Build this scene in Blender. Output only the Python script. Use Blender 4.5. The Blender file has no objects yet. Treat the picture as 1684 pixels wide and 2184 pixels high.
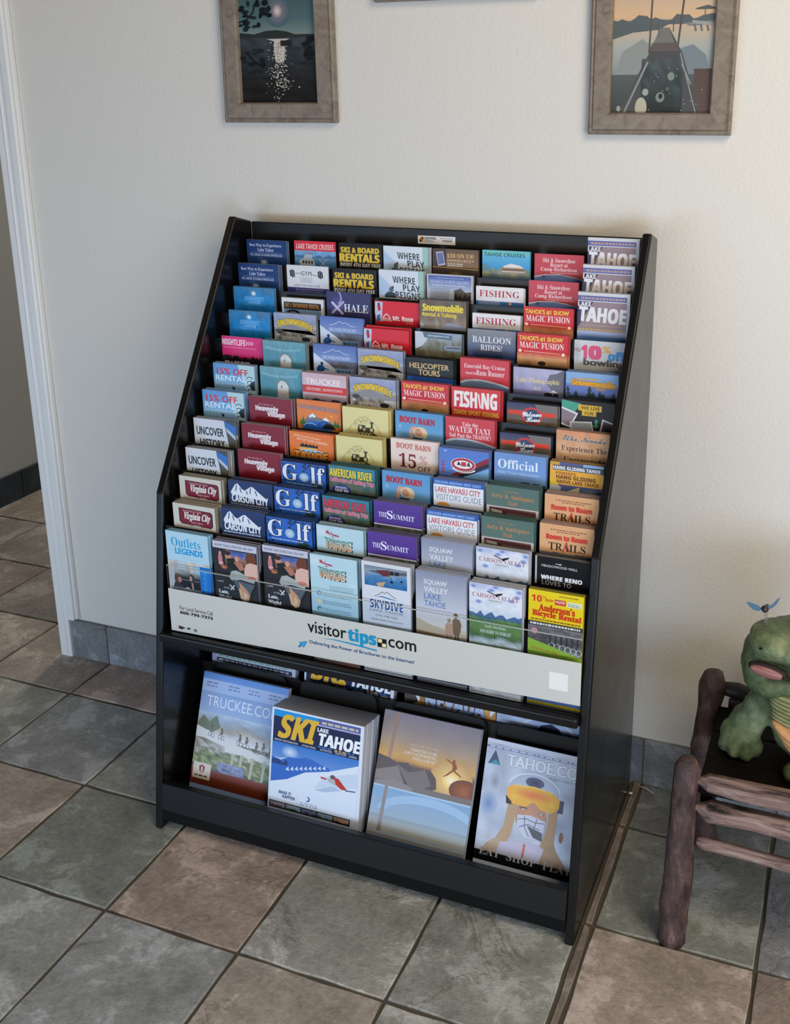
import bpy, bmesh, math, random
from mathutils import Vector, Matrix, noise
random.seed(7)
SC = bpy.context.scene
COL = SC.collection

# ------------------------------------------------------------------ camera
cd = bpy.data.cameras.new('camera'); cam = bpy.data.objects.new('camera', cd); COL.objects.link(cam)
R_ = Vector((0.93321, 0.35931, -0.00352)); U_ = Vector((-0.09849, 0.26520, 0.95915)); F_ = Vector((-0.34556, 0.89474, -0.28287))
cam.matrix_world = Matrix((( R_.x, U_.x, -F_.x, 1.32036), (R_.y, U_.y, -F_.y, -2.12070), (R_.z, U_.z, -F_.z, 1.54196), (0, 0, 0, 1)))
cd.sensor_fit = 'HORIZONTAL'; cd.sensor_width = 36.0; cd.lens = 2219.83 * 36.0 / 1684.0
cd.shift_x = -128.61 / 1684.0; cd.shift_y = -226.53 / 1684.0; cd.clip_start = 0.05
SC.camera = cam
# ------------------------------------------------------------------ world, lights, exposure
w = bpy.data.worlds.new('world'); SC.world = w; w.use_nodes = True
w.node_tree.nodes['Background'].inputs[0].default_value = (0.28, 0.61, 1.0, 1)
w.node_tree.nodes['Background'].inputs[1].default_value = 0.09
def area(name, loc, target, sx, sy, power, color):
    l = bpy.data.lights.new(name, 'AREA'); l.shape = 'RECTANGLE'; l.size = sx; l.size_y = sy; l.energy = power; l.color = color
    o = bpy.data.objects.new(name, l); COL.objects.link(o); o.location = loc
    o.rotation_euler = (Vector(target) - Vector(loc)).to_track_quat('-Z', 'Y').to_euler()
    return o
area('ceiling_lamp', (2.0, -1.5, 2.55), (0.9, 0.0, 1.25), 0.9, 0.9, 25, (1.0, 0.84, 0.58))
area('window_daylight', (2.95, -1.9, 1.25), (0.8, 0.0, 1.0), 1.2, 1.5, 22, (1.0, 0.94, 0.91))
area('glass_door_daylight', (0.1, -3.9, 0.85), (0.3, 0.0, 0.45), 2.6, 1.5, 25, (1.0, 0.80, 0.58))
area('upper_left_warm_fill', (-0.9, -1.0, 2.55), (-0.5, 0.0, 1.7), 0.5, 0.5, 1.2, (1.0, 0.52, 0.20))  # added fill that warms the back wall's upper left
area('hallway_fill', (-1.25, 2.4, 2.45), (-1.3, 1.6, 0.6), 0.4, 0.4, 36, (1.0, 0.93, 0.80))  # unseen light added to brighten the dim hallway
area('low_left_cool_fill', (-0.6, -2.6, 0.35), (0.2, 0.0, 0.4), 1.8, 0.6, 22, (0.37, 0.64, 1.0))  # invented cool fill for the lower left wall, no window there
area('low_right_bounce_fill', (2.2, -2.6, 0.4), (1.2, 0.0, 0.5), 1.6, 0.6, 30, (0.58, 0.75, 1.0))  # stand-in for bounced light, added low at the right
SC.view_settings.view_transform = 'Standard'; SC.view_settings.look = 'None'
SC.view_settings.gamma = 1.0; SC.view_settings.use_curve_mapping = False
SC.view_settings.exposure = 0.0

# ------------------------------------------------------------------ helpers
def lin(c):
    return c / 12.92 if c <= 0.04045 else ((c + 0.055) / 1.055) ** 2.4
def hx(s, k=1.0):
    s = s.lstrip('#')
    if len(s) == 3: s = ''.join(a * 2 for a in s)
    return tuple(lin(int(s[i:i + 2], 16) / 255.0) * k for i in (0, 2, 4))
def tag(o, label=None, cat=None, group=None, kind=None):
    if label: o['label'] = label
    if cat: o['category'] = cat
    if group: o['group'] = group
    if kind: o['kind'] = kind
    return o
def empty(name, loc=(0, 0, 0)):
    o = bpy.data.objects.new(name, None); o.location = loc; o.empty_display_size = 0.05; COL.objects.link(o); return o
def link(name, me, parent=None, mat=None):
    o = bpy.data.objects.new(name, me); COL.objects.link(o)
    if mat is not None and not me.materials: me.materials.append(mat)
    if parent is not None: o.parent = parent
    return o
def bm_obj(name, bm, mat, parent=None, smooth=False):
    me = bpy.data.meshes.new(name); bm.normal_update(); bm.to_mesh(me); bm.free()
    if smooth:
        me.polygons.foreach_set('use_smooth', [True] * len(me.polygons))
    return link(name, me, parent, mat)
def bx(bm, x0, x1, y0, y1, z0, z1, bev=0.0, seg=1):
    m = Matrix.Translation(((x0 + x1) / 2, (y0 + y1) / 2, (z0 + z1) / 2)) @ Matrix.Diagonal((x1 - x0, y1 - y0, z1 - z0, 1))
    r = bmesh.ops.create_cube(bm, size=1.0, matrix=m)
    if bev > 0:
        es = list({e for v in r['verts'] for e in v.link_edges})
        bmesh.ops.bevel(bm, geom=es, offset=bev, segments=seg, affect='EDGES', profile=0.5)
def box(name, x0, x1, y0, y1, z0, z1, mat, parent=None, bev=0.0, seg=1):
    bm = bmesh.new(); bx(bm, x0, x1, y0, y1, z0, z1, bev, seg); return bm_obj(name, bm, mat, parent)
def prism_x(name, poly, x0, x1, mat, parent=None, bev=0.0, seg=2, roundp=()):
    """polygon in (y,z) extruded along x"""
    bm = bmesh.new()
    a = [bm.verts.new((x0, y, z)) for y, z in poly]; b = [bm.verts.new((x1, y, z)) for y, z in poly]
    bm.faces.new(a); bm.faces.new(list(reversed(b)))
    n = len(poly)
    for i in range(n): bm.faces.new((a[i], b[i], b[(i + 1) % n], a[(i + 1) % n]))
    bmesh.ops.recalc_face_normals(bm, faces=bm.faces)
    if bev > 0: bmesh.ops.bevel(bm, geom=list(bm.edges), offset=bev, segments=seg, affect='EDGES', profile=0.5)
    return bm_obj(name, bm, mat, parent)
def tube(bm, pts, rads, n=12, lump=0.0, seed=0, cap=True):
    """lumpy tapering log through pts"""
    rings = []
    for i, p in enumerate(pts):
        p = Vector(p)
        d = (Vector(pts[min(i + 1, len(pts) - 1)]) - Vector(pts[max(i - 1, 0)])).normalized()
        up = Vector((0, 0, 1)) if abs(d.z) < 0.9 else Vector((0, 1, 0))
        s = d.cross(up).normalized(); t = s.cross(d).normalized()
        ring = []
        for k in range(n):
            a = 2 * math.pi * k / n
            q = p + (s * math.cos(a) + t * math.sin(a)) * rads[i]
            if lump: q += (s * math.cos(a) + t * math.sin(a)) * lump * rads[i] * noise.noise(q * 22 + Vector((seed, 0, 0)))
            ring.append(bm.verts.new(q))
        rings.append(ring)
    for i in range(len(rings) - 1):
        for k in range(n): bm.faces.new((rings[i][k], rings[i][(k + 1) % n], rings[i + 1][(k + 1) % n], rings[i + 1][k]))
    if cap: bm.faces.new(list(reversed(rings[0]))); bm.faces.new(rings[-1])

# ------------------------------------------------------------------ materials
def mat(name, color, rough=0.5, spec=0.5, coat=0.0):
    m = bpy.data.materials.new(name); m.use_nodes = True; b = m.node_tree.nodes['Principled BSDF']
    b.inputs['Base Color'].default_value = (*color, 1); b.inputs['Roughness'].default_value = rough
    b.inputs['Specular IOR Level'].default_value = spec; b.inputs['Coat Weight'].default_value = coat
    return m
def nd(m, t, **k):
    n = m.node_tree.nodes.new(t)
    for a, v in k.items(): setattr(n, a, v)
    return n
def lk(m, a, b): m.node_tree.links.new(a, b)
def ramp(m, fac, stops):
    r = nd(m, 'ShaderNodeValToRGB'); e = r.color_ramp.elements
    while len(e) < len(stops): e.new(0.5)
    for i, (p, c) in enumerate(stops): e[i].position = p; e[i].color = (*c, 1)
    lk(m, fac, r.inputs[0]); return r.outputs[0]
def noise_tex(m, scale, detail=6, rough=0.6, coord='Object', stretch=None, dist=0.0):
    tc = nd(m, 'ShaderNodeTexCoord'); n = nd(m, 'ShaderNodeTexNoise'); out = tc.outputs[coord]
    if stretch:
        mp = nd(m, 'ShaderNodeMapping'); mp.inputs['Scale'].default_value = stretch; lk(m, out, mp.inputs[0]); out = mp.outputs[0]
    lk(m, out, n.inputs['Vector']); n.inputs['Scale'].default_value = scale; n.inputs['Detail'].default_value = detail
    n.inputs['Roughness'].default_value = rough; n.inputs['Distortion'].default_value = dist
    return n.outputs[0]
def bump(m, h, strength, dist=0.002):
    b = nd(m, 'ShaderNodeBump'); b.inputs['Strength'].default_value = strength; b.inputs['Distance'].default_value = dist
    lk(m, h, b.inputs['Height']); lk(m, b.outputs[0], m.node_tree.nodes['Principled BSDF'].inputs['Normal']); return b
def bsdf(m): return m.node_tree.nodes['Principled BSDF']

M_wall = mat('orange_peel_wall_paint', hx('#dcd8d0'), 0.6, 0.3)
bump(M_wall, noise_tex(M_wall, 130, 3, 0.55, dist=0.5), 0.34, 0.003)
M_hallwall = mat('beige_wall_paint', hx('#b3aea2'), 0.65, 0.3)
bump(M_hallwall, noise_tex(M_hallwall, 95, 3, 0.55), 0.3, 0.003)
M_trim = mat('white_semigloss_trim', hx('#e6e6e4'), 0.35, 0.5)
M_grout = mat('dark_grout', hx('#645e54'), 0.95, 0.1)
bump(M_grout, noise_tex(M_grout, 400, 3), 0.5, 0.002)
def tile_mat(name, tint=1.0):
    m = mat(name, (0.2, 0.2, 0.2), 0.6, 0.4); oi = nd(m, 'ShaderNodeObjectInfo')
    tc = nd(m, 'ShaderNodeTexCoord'); add = nd(m, 'ShaderNodeVectorMath', operation='MULTIPLY_ADD')
    rv = nd(m, 'ShaderNodeCombineXYZ')
    for i in range(3): lk(m, oi.outputs['Random'], rv.inputs[i])
    add.inputs[1].default_value = (37, 91, 53); lk(m, rv.outputs[0], add.inputs[0]); lk(m, tc.outputs['Object'], add.inputs[2])
    def nz(s, d, r, dist=0.0):
        n = nd(m, 'ShaderNodeTexNoise'); lk(m, add.outputs[0], n.inputs['Vector']); n.inputs['Scale'].default_value = s
        n.inputs['Detail'].default_value = d; n.inputs['Roughness'].default_value = r; n.inputs['Distortion'].default_value = dist; return n.outputs[0]
    big = nz(9, 9, 0.66, 0.35); fine = nz(90, 6, 0.75); vein = nz(2.6, 6, 0.62, 1.6)
    val = ramp(m, big, [(0.30, (0.62, 0.61, 0.58)), (0.44, (0.84, 0.84, 0.82)), (0.545, (0.98, 0.97, 0.95)), (0.575, (1.28, 1.29, 1.30)), (0.70, (1.5, 1.52, 1.56))])
    mx = nd(m, 'ShaderNodeMix', data_type='RGBA', blend_type='MULTIPLY'); mx.inputs[0].default_value = 1.0
    lk(m, oi.outputs['Color'], mx.inputs[6]); lk(m, val, mx.inputs[7])
    fv = ramp(m, fine, [(0.3, (0.72, 0.72, 0.72)), (0.7, (1.2, 1.2, 1.2))])
    m2 = nd(m, 'ShaderNodeMix', data_type='RGBA', blend_type='MULTIPLY'); m2.inputs[0].default_value = 1.0
    lk(m, mx.outputs[2], m2.inputs[6]); lk(m, fv, m2.inputs[7])
    vv = ramp(m, vein, [(0.485, (1, 1, 1)), (0.498, (0.70, 0.67, 0.65)), (0.502, (0.70, 0.67, 0.65)), (0.515, (1, 1, 1))])
    patch = nz(3.2, 2, 0.5)
    pf = ramp(m, patch, [(0.52, (0, 0, 0)), (0.6, (1, 1, 1))])
    m3 = nd(m, 'ShaderNodeMix', data_type='RGBA', blend_type='MULTIPLY'); lk(m, pf, m3.inputs[0])
    lk(m, m2.outputs[2], m3.inputs[6]); lk(m, vv, m3.inputs[7]); lk(m, m3.outputs[2], bsdf(m).inputs['Base Color'])
    hsum = nd(m, 'ShaderNodeMath', operation='MULTIPLY_ADD'); lk(m, big, hsum.inputs[0]); hsum.inputs[1].default_value = 2.2; lk(m, fine, hsum.inputs[2])
    hs2 = nd(m, 'ShaderNodeMath', operation='MULTIPLY_ADD'); sep = nd(m, 'ShaderNodeMath', operation='MULTIPLY'); lk(m, vv, sep.inputs[0]); lk(m, pf, sep.inputs[1])
    lk(m, sep.outputs[0], hs2.inputs[0]); hs2.inputs[1].default_value = 0.5; lk(m, hsum.outputs[0], hs2.inputs[2])
    bump(m, hs2.outputs[0], 0.6, 0.0045)
    return m
M_tile = tile_mat('slate_look_tile')
M_black = mat('black_laminate', (0.0035, 0.0035, 0.004), 0.2, 0.45)
rr = ramp(M_black, noise_tex(M_black, 14, 4, 0.6), [(0.3, (0.18,) * 3), (0.7, (0.24,) * 3)]); lk(M_black, rr, bsdf(M_black).inputs['Roughness'])
bump(M_black, noise_tex(M_black, 380, 2), 0.10, 0.0006)
M_edge = mat('black_edge_banding', (0.006, 0.0055, 0.005), 0.36, 0.3)
M_lip = mat('brushed_black_board', (0.007, 0.007, 0.007), 0.36, 0.38)
bump(M_lip, noise_tex(M_lip, 60, 4, 0.6, stretch=(1, 8, 14)), 0.25, 0.0008)
M_pocket = mat('smoked_pocket_plastic', (0.012, 0.011, 0.010), 0.3, 0.3)
M_dark = mat('matte_black', (0.004, 0.004, 0.004), 0.6, 0.15)

# print material: flat ink colours come from the mesh colour attribute, gloss from a coat
M_print = mat('printed_paper', (1, 1, 1), 0.35, 0.25)
at = nd(M_print, 'ShaderNodeAttribute', attribute_name='ink'); lk(M_print, at.outputs['Color'], bsdf(M_print).inputs['Base Color'])
M_pages = mat('paper_block', (1, 1, 1), 0.55, 0.35)
at = nd(M_pages, 'ShaderNodeAttribute', attribute_name='ink')
wv = nd(M_pages, 'ShaderNodeTexWave', bands_direction='Y'); tcx = nd(M_pages, 'ShaderNodeTexCoord'); lk(M_pages, tcx.outputs['Object'], wv.inputs['Vector'])
wv.inputs['Scale'].default_value = 160; wv.inputs['Distortion'].default_value = 1.2; wv.inputs['Detail'].default_value = 2; wv.inputs['Detail Scale'].default_value = 0.4
wr = ramp(M_pages, wv.outputs['Fac'], [(0.0, (0.62, 0.62, 0.64)), (0.45, (1, 1, 1))])
mxp = nd(M_pages, 'ShaderNodeMix', data_type='RGBA', blend_type='MULTIPLY'); lk(M_pages, at.outputs['Alpha'], mxp.inputs[0])
lk(M_pages, at.outputs['Color'], mxp.inputs[6]); lk(M_pages, wr, mxp.inputs[7]); lk(M_pages, mxp.outputs[2], bsdf(M_pages).inputs['Base Color'])

# ------------------------------------------------------------------ printing on flat sheets
SETS = {'B': (0x1D400, 0x1D41A, 0x1D7CE), 'S': (0x1D5D4, 0x1D5EE, 0x1D7EC), 'I': (0x1D63C, 0x1D656, 0x1D7EC), 'C': (0x1D4D0, 0x1D4EA, 0x1D7CE),
        'M': (0x1D670, 0x1D68A, 0x1D7F6), 'O': (0x1D468, 0x1D482, 0x1D7CE), 'T': (0x1D5A0, 0x1D5BA, 0x1D7E2)}
def styled(s, st):
    if st == 'G': return s
    U = SETS[st]; o = ''
    for c in s:
        if 'A' <= c <= 'Z': o += chr(U[0] + ord(c) - 65)
        elif 'a' <= c <= 'z': o += chr(U[1] + ord(c) - 97)
        elif c.isdigit(): o += chr(U[2] + ord(c) - 48)
        else: o += c
    return o
_tc = {}; REQ = {}
TS = bpy.data.scenes.new('scratch')
def scratch_dg():
    with bpy.context.temp_override(scene=TS, view_layer=TS.view_layers[0]):
        TS.view_layers[0].update(); dg = bpy.context.evaluated_depsgraph_get()
    return dg
def typeset():
    """turn every requested word into outlines in one batch"""
    ks = [k for k in REQ if k not in _tc]
    if not ks: return
    obs = []
    for kk in [ks]:                                                      # one text object, one word per line
        c = bpy.data.curves.new('txt', 'FONT'); c.body = '\n'.join(styled(k[0], k[1]) for k in kk); c.resolution_u = 2; c.space_line = 4.0
        o = bpy.data.objects.new('txt', c); TS.collection.objects.link(o); obs.append((kk, o))
    dg = scratch_dg()
    for kk, o in obs:
        me = bpy.data.meshes.new_from_object(o.evaluated_get(dg), depsgraph=dg)
        co = [(v.co.x, v.co.y) for v in me.vertices]; LH = 4.0
        rows = [([], [], {}) for _ in kk]
        for p in me.polygons:
            vi = list(p.vertices); ym = sum(co[i][1] for i in vi) / len(vi); r = min(len(kk) - 1, max(0, int(round((0.3 - ym) / LH)))); vs, fs, mp = rows[r]; f = []
            for i in vi:
                if i not in mp: mp[i] = len(vs); vs.append((co[i][0], co[i][1] + r * LH))
                f.append(mp[i])
            fs.append(tuple(f))
        for k, (vs, fs, mp) in zip(kk, rows):
            xs = [v[0] for v in vs]; ys = [v[1] for v in vs]; _tc[k] = (vs, fs, (min(xs), max(xs), min(ys), max(ys)))
        bpy.data.meshes.remove(me); c = o.data; bpy.data.objects.remove(o); bpy.data.curves.remove(c)
class Ink:
    """flat print: u right, v down, both in units of sheet width; every call lies a hair proud of the last"""
    DZ = 0.000008
    def __init__(s, hi=1.0, bot=9.0): s.g = {'a': ([], [], []), 't': ([], [], [])}; s.z = 0.0; s.hi = hi; s.bot = bot; s.words = []
    def add(s, k, pts, faces, cols):
        V, Fc, C = s.g[k]; b = len(V); s.z += s.DZ
        for p in pts: V.append((min(s.hi, max(0.0, p[0])), min(s.bot, max(0.0, p[1])), s.z))
        for f in faces: Fc.append([b + i for i in f])
        C.extend(cols)
    def R(s, x0, y0, x1, y1, c, c2=None):
        a = hx(c); b = hx(c2) if c2 else a
        s.add('a', [(x0, y0), (x1, y0), (x1, y1), (x0, y1)], [(0, 3, 2, 1)], [a, a, b, b]); return s
    def P(s, pts, c):
        s.add('a', pts, [tuple(range(len(pts)))], [hx(c)] * len(pts)); return s
    def E(s, cx, cy, rx, ry, c, c2=None, n=18, rot=0.0):
        ca, sa = math.cos(rot), math.sin(rot)
        pts = [(cx, cy)] + [(cx + rx * math.cos(t) * ca - ry * math.sin(t) * sa, cy + rx * math.cos(t) * sa + ry * math.sin(t) * ca) for t in [2 * math.pi * i / n for i in range(n)]]
        s.add('a', pts, [(0, i + 1, (i + 1) % n + 1) for i in range(n)], [hx(c)] + [hx(c2 or c)] * n); return s
    def Q(s, cx, cy, rx, ry, t0, t1, wd, c, n=14):
        """elliptic arc stroke, angles in degrees, 0 = right, 90 = down"""
        pts = []
        for i in range(n + 1):
            t = math.radians(t0 + (t1 - t0) * i / n)
            pts += [(cx + (rx - wd / 2) * math.cos(t), cy + (ry - wd / 2) * math.sin(t)), (cx + (rx + wd / 2) * math.cos(t), cy + (ry + wd / 2) * math.sin(t))]
        s.add('a', pts, [(2 * i, 2 * i + 1, 2 * i + 3, 2 * i + 2) for i in range(n)], [hx(c)] * len(pts)); return s
    def L(s, x0, y0, x1, y1, wd, c):
        d = math.hypot(x1 - x0, y1 - y0) or 1; nx, ny = -(y1 - y0) / d * wd / 2, (x1 - x0) / d * wd / 2
        return s.P([(x0 + nx, y0 + ny), (x1 + nx, y1 + ny), (x1 - nx, y1 - ny), (x0 - nx, y0 - ny)], c)
    def PL(s, pts, wd, c):
        for a, b in zip(pts, pts[1:]): s.L(*a, *b, wd, c)
        return s
    def G(s, x0, y0, x1, y1, stops, amp=0.15, seed=1, nx=16, ny=12, sx=5, sy=5, br=0.25, poly=None):
        """photographic patch: vertical colour stops broken up by noise"""
        st = [(p, hx(c)) for p, c in stops]; pts = []; cols = []
        for j in range(ny + 1):
            for i in range(nx + 1):
                u, v = i / nx, j / ny; q = Vector((u * sx + seed * 7.3, v * sy + seed * 3.1, seed))
                n1 = noise.noise(q) + 0.5 * noise.noise(q * 2.3); n2 = noise.noise(q * 2.9 + Vector((5, 5, 5)))
                t = min(1, max(0, v + amp * n1)); c = st[-1][1]
                for (p0, c0), (p1, c1) in zip(st, st[1:]):
                    if t <= p1:
                        f = 0 if p1 == p0 else max(0, (t - p0) / (p1 - p0)); c = tuple(a + (b - a) * f for a, b in zip(c0, c1)); break
                k = 1 + br * 2 * n2
                pts.append((x0 + (x1 - x0) * u, y0 + (y1 - y0) * v)); cols.append(tuple(max(0, a * k) for a in c))
        w1 = nx + 1
        s.add('a', pts, [(j * w1 + i, (j + 1) * w1 + i, (j + 1) * w1 + i + 1, j * w1 + i + 1) for j in range(ny) for i in range(nx)], cols); return s
    def K(s, x0, x1, yb, h, c, seed=1, n=14, base=None):
        """jagged ridge or tree line rising from yb"""
        rnd = random.Random(seed); pts = [(x0, yb)]
        for i in range(n + 1): pts.append((x0 + (x1 - x0) * i / n, yb - h * (0.35 + 0.65 * rnd.random())))
        pts.append((x1, yb)); return s.P(pts, c)
    def T(s, t, cx, y, wd, ht, c, f='S', b=0.0, ol=None, ow=0.05, arc=0.0, sh=0.0, tilt=0.0, grow=0.0, c2=None):
        if f in 'IO': sh += 0.2; wd -= 0.2 * ht; f = 'S' if f == 'I' else 'B'
        f = {'T': 'G', 'M': 'B'}.get(f, f)
        REQ[(t, f)] = 1
        s.z += s.DZ * 2; s.words.append((s.z, t, cx, y, wd, ht, c, f, b, ol, ow, arc, sh, tilt, grow, c2)); s.z += s.DZ; return s
    def setword(s, z0, t, cx, y, wd, ht, c, f, b, ol, ow, arc, sh, tilt, grow, c2):
        s.z = z0 - s.DZ * (2 if ol else 1); vs, fs, ref = _tc[(t, f)]
        e = max(b, 0.0) if b > 0.012 else 0.0
        kx = (wd - 0.0) / (ref[1] - ref[0] + 2 * e); ky = ht / (ref[3] - ref[2] + e); mx_, my = (ref[0] + ref[1]) / 2, ref[3] + e / 2
        fc = [tuple(reversed(a)) for a in fs]
        for rad, cc in (([(e + ow, ol)] if ol else []) + [(e, c)]):
            if rad == 0: sh_ = [(0, 0)]
            elif cc == ol and ol: sh_ = [(rad * math.cos(a), rad * math.sin(a)) for a in [math.pi * k / 4 for k in range(8)]]
            else: sh_ = [(0, 0), (rad, rad * .4), (-rad, -rad * .4), (rad, -rad * .4), (-rad, rad * .4)]
            A = hx(cc); B = hx(c2) if (c2 and cc == c) else A; pts = []; cl = []; F = []
            for ox, oy in sh_:
                n0 = len(pts)
                for x, yy in vs:
                    X = (x + ox - mx_) * kx; q = X / (wd / 2); dy = (my - yy - oy) * ky
                    fr = min(1, max(0, dy / ht)); cl.append(tuple(a + (b2 - a) * fr for a, b2 in zip(A, B)))
                    dy *= 1 + grow * q
                    X += sh * (ht - dy)
                    pts.append((cx + X, y + dy + arc * q * q + tilt * X))
                F += [tuple(i + n0 for i in f_) for f_ in fc]
            m = len(vs)
            for q in range(len(sh_)): s.add('t', pts[q * m:(q + 1) * m], F[:len(fc)], cl[q * m:(q + 1) * m]); s.z -= s.DZ * 0.45
        return s
    def lines(s, x0, x1, y, n, dy, hgt, c, seed=3):
        """rows too small to read in the photo"""
        rnd = random.Random(seed)
        for i in range(n):
            x = x0
            while x < x1 - 0.02:
                l = 0.02 + rnd.random() * 0.05; s.R(x, y + i * dy, min(x + l, x1), y + i * dy + hgt, c); x += l + 0.014
        return s
    def meshes(s, W, name, kv=1.0):
        out = []; typeset()
        for wd_ in s.words: s.setword(*wd_)
        s.words = []
        for k, nm in (('a', 'cover'), ('t', 'lettering')):
            V, Fc, C = s.g[k]
            if not V: out.append(None); continue
            me = bpy.data.meshes.new(name + '_' + nm)
            me.from_pydata([(p[0] * W, -0.00008 - p[2], -W * (kv * p[1] if (kv > 0.9 or p[1] < 1.5) else 1.2975 + (p[1] - 1.5) * 1.35)) for p in V], [], Fc)
            a = me.color_attributes.new('ink', 'FLOAT_COLOR', 'POINT'); a.data.foreach_set('color', [x for c in C for x in (*c, 1.0)])
            me.materials.append(M_print); out.append(me)
        return out
def block(name, W, H, T, face, edge, curl=0.0):
    """one brochure or magazine: sheet block, origin at the top left of its front face"""
    bm = bmesh.new(); n = 5; rows = []
    for i in range(n + 1):
        z = -H * i / n; o = curl * (1 - i / n) ** 2
        rows.append([bm.verts.new(p) for p in ((0, o, z), (W, o, z), (W, T + o, z), (0, T + o, z))])
    fr = []; sd = []
    for a, b in zip(rows, rows[1:]):
        fr.append(bm.faces.new((a[0], b[0], b[1], a[1]))); fr.append(bm.faces.new((a[2], b[2], b[3], a[3])))
        sd.append(bm.faces.new((a[1], b[1], b[2], a[2]))); sd.append(bm.faces.new((a[3], b[3], b[0], a[0])))
    sd.append(bm.faces.new((rows[0][0], rows[0][1], rows[0][2], rows[0][3]))); sd.append(bm.faces.new(tuple(reversed(rows[-1]))))
    lay = bm.loops.layers.float_color.new('ink'); cf = (*hx(face), 0.0); ce = (*hx(edge), 1.0)
    for f in fr:
        for l in f.loops: l[lay] = cf
    for f in sd:
        for l in f.loops: l[lay] = ce
    bmesh.ops.recalc_face_normals(bm, faces=bm.faces)
    me = bpy.data.meshes.new(name); bm.to_mesh(me); bm.free(); me.materials.append(M_pages); return me

# ------------------------------------------------------------------ the setting
PIT = 0.305; OX, OY = -0.2494, -0.7862
fl = box('floor', -2.6, 3.2, -4.4, 4.2, -0.05, -0.005, M_grout); tag(fl, kind='structure')
def tile_mesh(sx, sy, seed):
    bm = bmesh.new(); rnd = random.Random(seed); g = 0.0075; n = 5; per = []
    def edge(a, b):
        for i in range(n):
            t = i / n; j = 0 if i == 0 else 1
            per.append((a[0] + (b[0] - a[0]) * t + j * rnd.uniform(-0.0022, 0.0022), a[1] + (b[1] - a[1]) * t + j * rnd.uniform(-0.0022, 0.0022)))
    h = g / 2; c = [(h, h), (sx - h, h), (sx - h, sy - h), (h, sy - h)]
    for i in range(4): edge(c[i], c[(i + 1) % 4])
    cx, cy = sx / 2, sy / 2
    def ring(ins, z, jz): return [bm.verts.new((cx + (x - cx) * (1 - ins / sx * 2), cy + (y - cy) * (1 - ins / sy * 2), z + rnd.uniform(-jz, jz))) for x, y in per]
    a = ring(0, -0.012, 0); b = ring(0.0004, -0.0016, 0.0005); d = ring(0.0022, -0.0004, 0.0003)
    m = len(per)
    for r1, r2 in ((a, b), (b, d)):
        for i in range(m): bm.faces.new((r1[i], r1[(i + 1) % m], r2[(i + 1) % m], r2[i]))
    bm.faces.new(d); me = bpy.data.meshes.new('tile'); bm.to_mesh(me); bm.free(); me.materials.append(M_tile)
    me.polygons.foreach_set('use_smooth', [i < 2 * m for i in range(len(me.polygons))]); return me
TM = [tile_mesh(PIT, PIT, s) for s in range(5)]
TM_edge = tile_mesh(PIT - 0.0215, PIT, 9); TM_strip = tile_mesh(0.0215, PIT, 11)
GG, PK, TN, BL, DK = '#7d7e7a', '#8f7a6e', '#857e74', '#71757b', '#62655f'
KNOWN = {(0, 0): '#686c64', (1, 0): '#8d776a', (2, 0): '#80807a', (3, 0): '#787a75', (4, 0): '#8a786d', (5, 0): '#7c6a60', (0, 1): '#7a7b78', (1, 1): '#77797a', (2, 1): '#8c7f74', (3, 1): '#7d7d78',
         (-1, 0): '#8b7a6d', (-1, 1): '#7c7d7a', (0, -1): '#7d7c76', (-1, -1): '#6f7375', (-2, -1): '#71746e', (-1, -2): '#87736a', (0, -2): '#7a7d78', (-2, -2): '#7b7068', (4, -1): '#6d7069', (4, -2): '#5e6263', (5, -1): '#686d75', (3, -1): '#76736c',
         (5, -2): '#62666a', (-3, -2): '#7c7068', (-2, 0): '#82786f'}
rt = random.Random(3)
for i in range(-5, 8):
    for j in range(-11, 4):
        if i > -2 and j < -3: continue
        if i >= 3 and j >= 3: continue
        c = KNOWN.get((i, j)) or rt.choice(['#6b5e56', '#74665c', '#675f59'] if j < -2 else [GG, PK, TN, BL, TN])
        c = hx(c); gm = sum(c) / 3; c = tuple((a * 0.6 + gm * 0.4) * k_ for a, k_ in zip(c, (2.06, 1.98, 1.86)))
        if i == 3: me = TM_edge
        else: me = rt.choice(TM)
        t = link('tile', me, fl); t.location = (OX + i * PIT, OY - j * PIT, rt.uniform(-0.0006, 0.0006)); t.color = (*c, 1)
        if i == 3:
            t = link('tile', TM_strip, fl); t.location = (OX + 4 * PIT - 0.0215, OY - j * PIT, 0); t.color = (*hx('#938578'), 1)
wb = box('wall_back', -0.70, 3.1, 0.0, 0.12, -0.008, 2.6, M_wall); tag(wb, kind='structure')
wl = box('wall_left', -1.86, -1.742, -0.9, 4.2, -0.008, 2.6, M_hallwall); tag(wl, kind='structure')
wf = box('wall_far', -1.742, -0.70, 4.0, 4.12, -0.008, 2.6, M_hallwall); tag(wf, kind='structure')
wr_ = box('wall_right', 3.1, 3.2, -1.2, 0.12, -0.008, 2.6, M_wall); tag(wr_, kind='structure')
def baseboard(name, axis, a0, a1, off, cols, seam, first=None):
    root = empty(name); tag(root, kind='structure'); a = a0; k = 0
    while a < a1 - 0.01:
        b = min(a1, (first if (k == 0 and first is not None) else a + seam)); bm = bmesh.new()
        if axis == 'x': bx(bm, a + 0.002, b - 0.002, off - 0.011, off, -0.006, 0.1145, 0.0015)
        else: bx(bm, off, off + 0.011, a + 0.002, b - 0.002, -0.006, 0.1145, 0.0015)
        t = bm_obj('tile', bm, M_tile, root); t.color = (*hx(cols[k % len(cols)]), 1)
        if axis == 'x': box('grout_joint', b - 0.0025, b + 0.0025, off - 0.008, off, -0.006, 0.113, M_grout, root)
        a = b; k += 1
    return root
baseboard('baseboard_back', 'x', -0.679, 3.1, -0.001, ['#85888a', '#8a8e92', '#7c8088', '#6f7680', '#606c7c', '#74777c'], 0.305, -0.555)
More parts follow.
